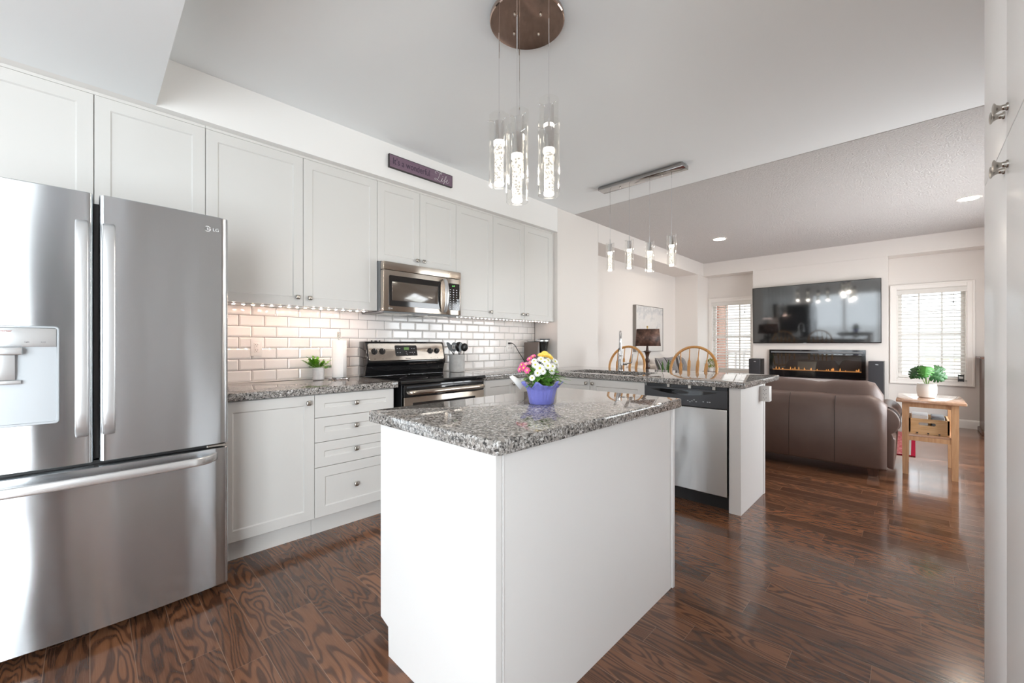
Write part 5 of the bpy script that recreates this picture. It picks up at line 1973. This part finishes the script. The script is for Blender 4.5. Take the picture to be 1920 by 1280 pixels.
# rug
t = thing('rug', 'red bordered rug on the floor in front of the sofa', 'rug', (7.0, 1.0, 0))
RX0_, RX1_, RY0_, RY1_ = 6.03, 7.6, -.01, 2.3
obj('pile', MB().box(RX0_ + .04, RX1_ - .04, RY0_ + .07, RY1_ - .07, .0005, .010), W['rug'], t)
mb = MB()
for (a, b, cc_, d) in ((RX0_, RX1_, RY0_, RY0_ + .035), (RX0_, RX1_, RY1_ - .035, RY1_), (RX0_, RX0_ + .025, RY0_ + .035, RY1_ - .035), (RX1_ - .025, RX1_, RY0_ + .035, RY1_ - .035)):
    mb.box(a, b, cc_, d, .0005, .009)
obj('outer_border', mb, W['rug_red'], t)
mb = MB()
for (a, b, cc_, d) in ((RX0_ + .025, RX1_ - .025, RY0_ + .035, RY0_ + .07), (RX0_ + .025, RX1_ - .025, RY1_ - .07, RY1_ - .035), (RX0_ + .025, RX0_ + .04, RY0_ + .07, RY1_ - .07), (RX1_ - .04, RX1_ - .025, RY0_ + .07, RY1_ - .07)):
    mb.box(a, b, cc_, d, .0005, .0095)
obj('inner_border', mb, W['rug_grey'], t)

# dark wood cabinet at the far right
t = thing('display_cabinet', 'dark wood glazed cabinet at the far right, mostly hidden by the pantry', 'cabinet', (8.3, -.9, 0))
obj('body', MB().box(8.05, 8.56, -1.13, -.645, .05, .985, .004, 1), W['walnut'], t)
obj('top', MB().prism([(-1.14, .985), (-.625, .985), (-.61, 1.0), (-.61, 1.012), (-1.14, 1.012)], 8.02, 8.57, 'x'), W['walnut'], t)
obj('plinth', MB().box(8.03, 8.57, -1.13, -.625, 0, .05, .008, 2), W['walnut'], t)
FC = Face('x', 8.05, -1)
g_ = obj('door', shaker(MB(), FC, -1.10, -.665, .07, .97, .018, .04), W['walnut'], t)
obj('pane', FC.slab(MB(), -1.05, -.71, .42, .92, .0125, .016), mat('cabinet_glass', (.35, .33, .32), .08, spec=.6), g_)

# ---------------------------------------------------------------- along the left living room wall
t = thing('table_lamp', 'table lamp with turned dark stem and mottled brown square shade', 'lamp', (5.11, 2.505, .6))
lx, ly = 5.11, 2.505
obj('stem', MB().lathe([(.075, 0), (.078, .012), (.06, .03), (.03, .05), (.02, .07), (.034, .10), (.038, .15), (.024, .20), (.018, .23), (.034, .27), (.036, .295), (.02, .325), (.03, .355), (.032, .375), (.018, .40), (.022, .43), (.030, .46), (.034, .468), (.05, .478), (.05, .488), (.018, .495), (.012, .56)], (lx, ly, .601), 22), W['lamp_wood'], t, ang=50)
obj('harp', MB().tube([(lx, ly, 1.15), (lx, ly, 1.385)], .004, 8), W['brass'], t)
mb = MB()
ra = math.radians(30)
def sq(h, z):
    out = []
    for k in range(4):
        a = ra + PI/4 + k*PI/2
        out.append((lx + h*1.414*math.cos(a), ly + h*1.414*math.sin(a), z))
    return out
mb.loft([sq(.151, 1.157), sq(.135, 1.376)], caps=False)
obj('shade', mb, W['rust'], t, ang=20, solid=.004, recalc=True)
obj('finial', MB().ball((lx, ly, 1.406), .013, .013, .013, 12, 8).cyl((lx, ly, 1.376), (lx, ly, 1.40), .006), W['brass'], t)

t = thing('end_table', 'dark end table under the lamp, hidden behind the peninsula', 'end table', (5.17, 2.56, 0))
obj('tabletop', MB().box(4.86, 5.50, 2.32, 2.80, .575, .60, .004, 2), W['walnut'], t)
for x in (4.88, 5.44):
    for y in (2.34, 2.74):
        obj('leg', MB().box(x, x + .04, y, y + .04, 0, .575), W['walnut'], t)

c = (5.40, 2.395, .6005)
t = potted('snake_plant', 'small snake plant with upright pointed leaves beside the lamp', c, [(.001, 0), (.045, 0), (.056, .09), (.052, .092), (.05, .08), (.001, .078)], W['ceramic'])
mb = MB()
rnd = random.Random(2)
for i, (u, h, ln) in enumerate(((-.055, .30, .1), (-.02, .285, .02), (.012, .25, -.02), (.04, .29, -.08), (.06, .26, -.1), (-.035, .24, .06), (.025, .31, -.04))):
    p = Vector(c) + R_*u*.5 + Vector((0, 0, .075))
    leaf(mb, p, R_*(u*1.6) + Vector((0, 0, .3)), h, .034, -.02, .35, 7, twist=1.2*i)
obj('leaves', mb, W['leaf_snake'], t, recalc=False)

t = thing('cream_loveseat', 'cream fabric loveseat along the left living room wall', 'sofa', (7.0, 2.9, 0))
obj('base', MB().box(6.08, 7.72, 2.42, 3.2, .08, .42, .03, 3), W['cream'], t)
obj('back', MB().box(6.08, 7.72, 3.10, 3.34, .08, .83, .05, 4), W['cream'], t, ang=60)
for x0, x1 in ((6.06, 6.26), (7.54, 7.74)):
    obj('arm', MB().box(x0, x1, 2.40, 3.2, .06, .62, .05, 4), W['cream'], t, ang=60)
for x0, x1 in ((6.27, 6.895), (6.905, 7.53)):
    obj('seat_cushion', MB().box(x0, x1, 2.38, 3.07, .421, .56, .04, 3), W['cream'], t, ang=60)
for x in (6.12, 7.64):
    for y in (2.45, 3.25):
        obj('leg', MB().cyl((x, y, 0), (x, y, .08), .02, .026, 12), W['walnut'], t)


def cushion(label, loc, rot, s, mt, group):
    mb = MB()
    G = 14
    for sg in (-1, 1):
        V = [[mb.bm.verts.new(((-1 + 2*i/G)*s*(1 - .06*(1 - abs(-1 + 2*j/G)**2)), sg*s*.33*((1 - abs(-1 + 2*i/G)**2.6)*(1 - abs(-1 + 2*j/G)**2.6))**.6 + sg*.002, (-1 + 2*j/G)*s*(1 - .06*(1 - abs(-1 + 2*i/G)**2)))) for j in range(G+1)] for i in range(G+1)]
        for i in range(G):
            for j in range(G):
                mb.face((V[i][j], V[i+1][j], V[i+1][j+1], V[i][j+1]))
    bmesh.ops.remove_doubles(mb.bm, verts=mb.bm.verts, dist=.0055)
    o = obj('cushion', mb, mt, ang=70)
    o.location = loc
    o.rotation_euler = rot
    return tag(o, label, 'cushion', group)


cg = 'dark striped cushions on the loveseat'
cushion('dark striped cushion on the loveseat, left of the lamp stem', (6.47, 2.90, .785), (-.38, 0, .06), .19, W['pillow_grey'], cg)
cushion('dark striped cushion on the loveseat, between lamp and snake plant', (6.89, 2.94, .775), (-.34, 0, .03), .20, W['pillow_grey'], cg)
cushion('dark striped cushion with a raised corner, right of the snake plant', (7.33, 2.945, .80), (-.34, .3, -.04), .185, W['pillow_grey'], cg)

t = thing('wall_picture', 'pale abstract canvas in a thin grey frame behind the lamp', 'picture', (6.8, 3.33, 1.43))
px0, px1, pz0, pz1 = 6.33, 7.36, 1.05, 1.838
obj('canvas', MB().box(px0 + .009, px1 - .009, 3.306, 3.357, pz0 + .009, pz1 - .009), W['canvas'], t)
obj('frame', MB().box(px0, px0 + .008, 3.30, 3.358, pz0, pz1).box(px1 - .008, px1, 3.30, 3.358, pz0, pz1).box(px0 + .008, px1 - .008, 3.30, 3.358, pz0, pz0 + .008).box(px0 + .008, px1 - .008, 3.30, 3.358, pz1 - .008, pz1), W['frame_grey'], t)

t = thing('plant_stand', 'small dark stand below the moss plant, hidden behind the peninsula', 'plant stand', (7.85, 2.66, 0))
obj('top', MB().lathe([(.001, 0), (.13, 0), (.135, .006), (.135, .018), (.001, .02)], (7.85, 2.64, .67), 28), W['walnut'], t)
obj('column', MB().lathe([(.02, .02), (.018, .67)], (7.85, 2.64, 0), 16), W['walnut'], t)
obj('foot', MB().lathe([(.14, 0), (.14, .01), (.03, .03), (.02, .03)], (7.85, 2.64, 0), 28), W['walnut'], t)
c = (7.85, 2.64, .6905)
t = potted('moss_plant', 'round yellow-green moss plant behind the stool, beside the left window', c, [(.001, 0), (.045, 0), (.058, .07), (.054, .072), (.05, .06), (.001, .058)], W['ceramic'])
mb = MB()
rnd = random.Random(9)
for i in range(330):
    z_ = rnd.uniform(-.55, 1)
    a = rnd.uniform(0, 2*PI)
    s_ = math.sqrt(max(0, 1 - z_*z_))
    d = Vector((s_*math.cos(a), s_*math.sin(a), z_))
    leaf(mb, Vector(c) + Vector((0, 0, .13)) + d*rnd.uniform(.06, .088), d + Vector((rnd.uniform(-.6, .6), rnd.uniform(-.6, .6), rnd.uniform(-.6, .6))), rnd.uniform(.025, .04), .014, .2, .2, 3)
obj('foliage', mb, W['leaf_moss'], t, recalc=False)
obj('stem', MB().cyl((c[0], c[1], c[2] + .05), (c[0], c[1], c[2] + .12), .012), W['stem'], t)
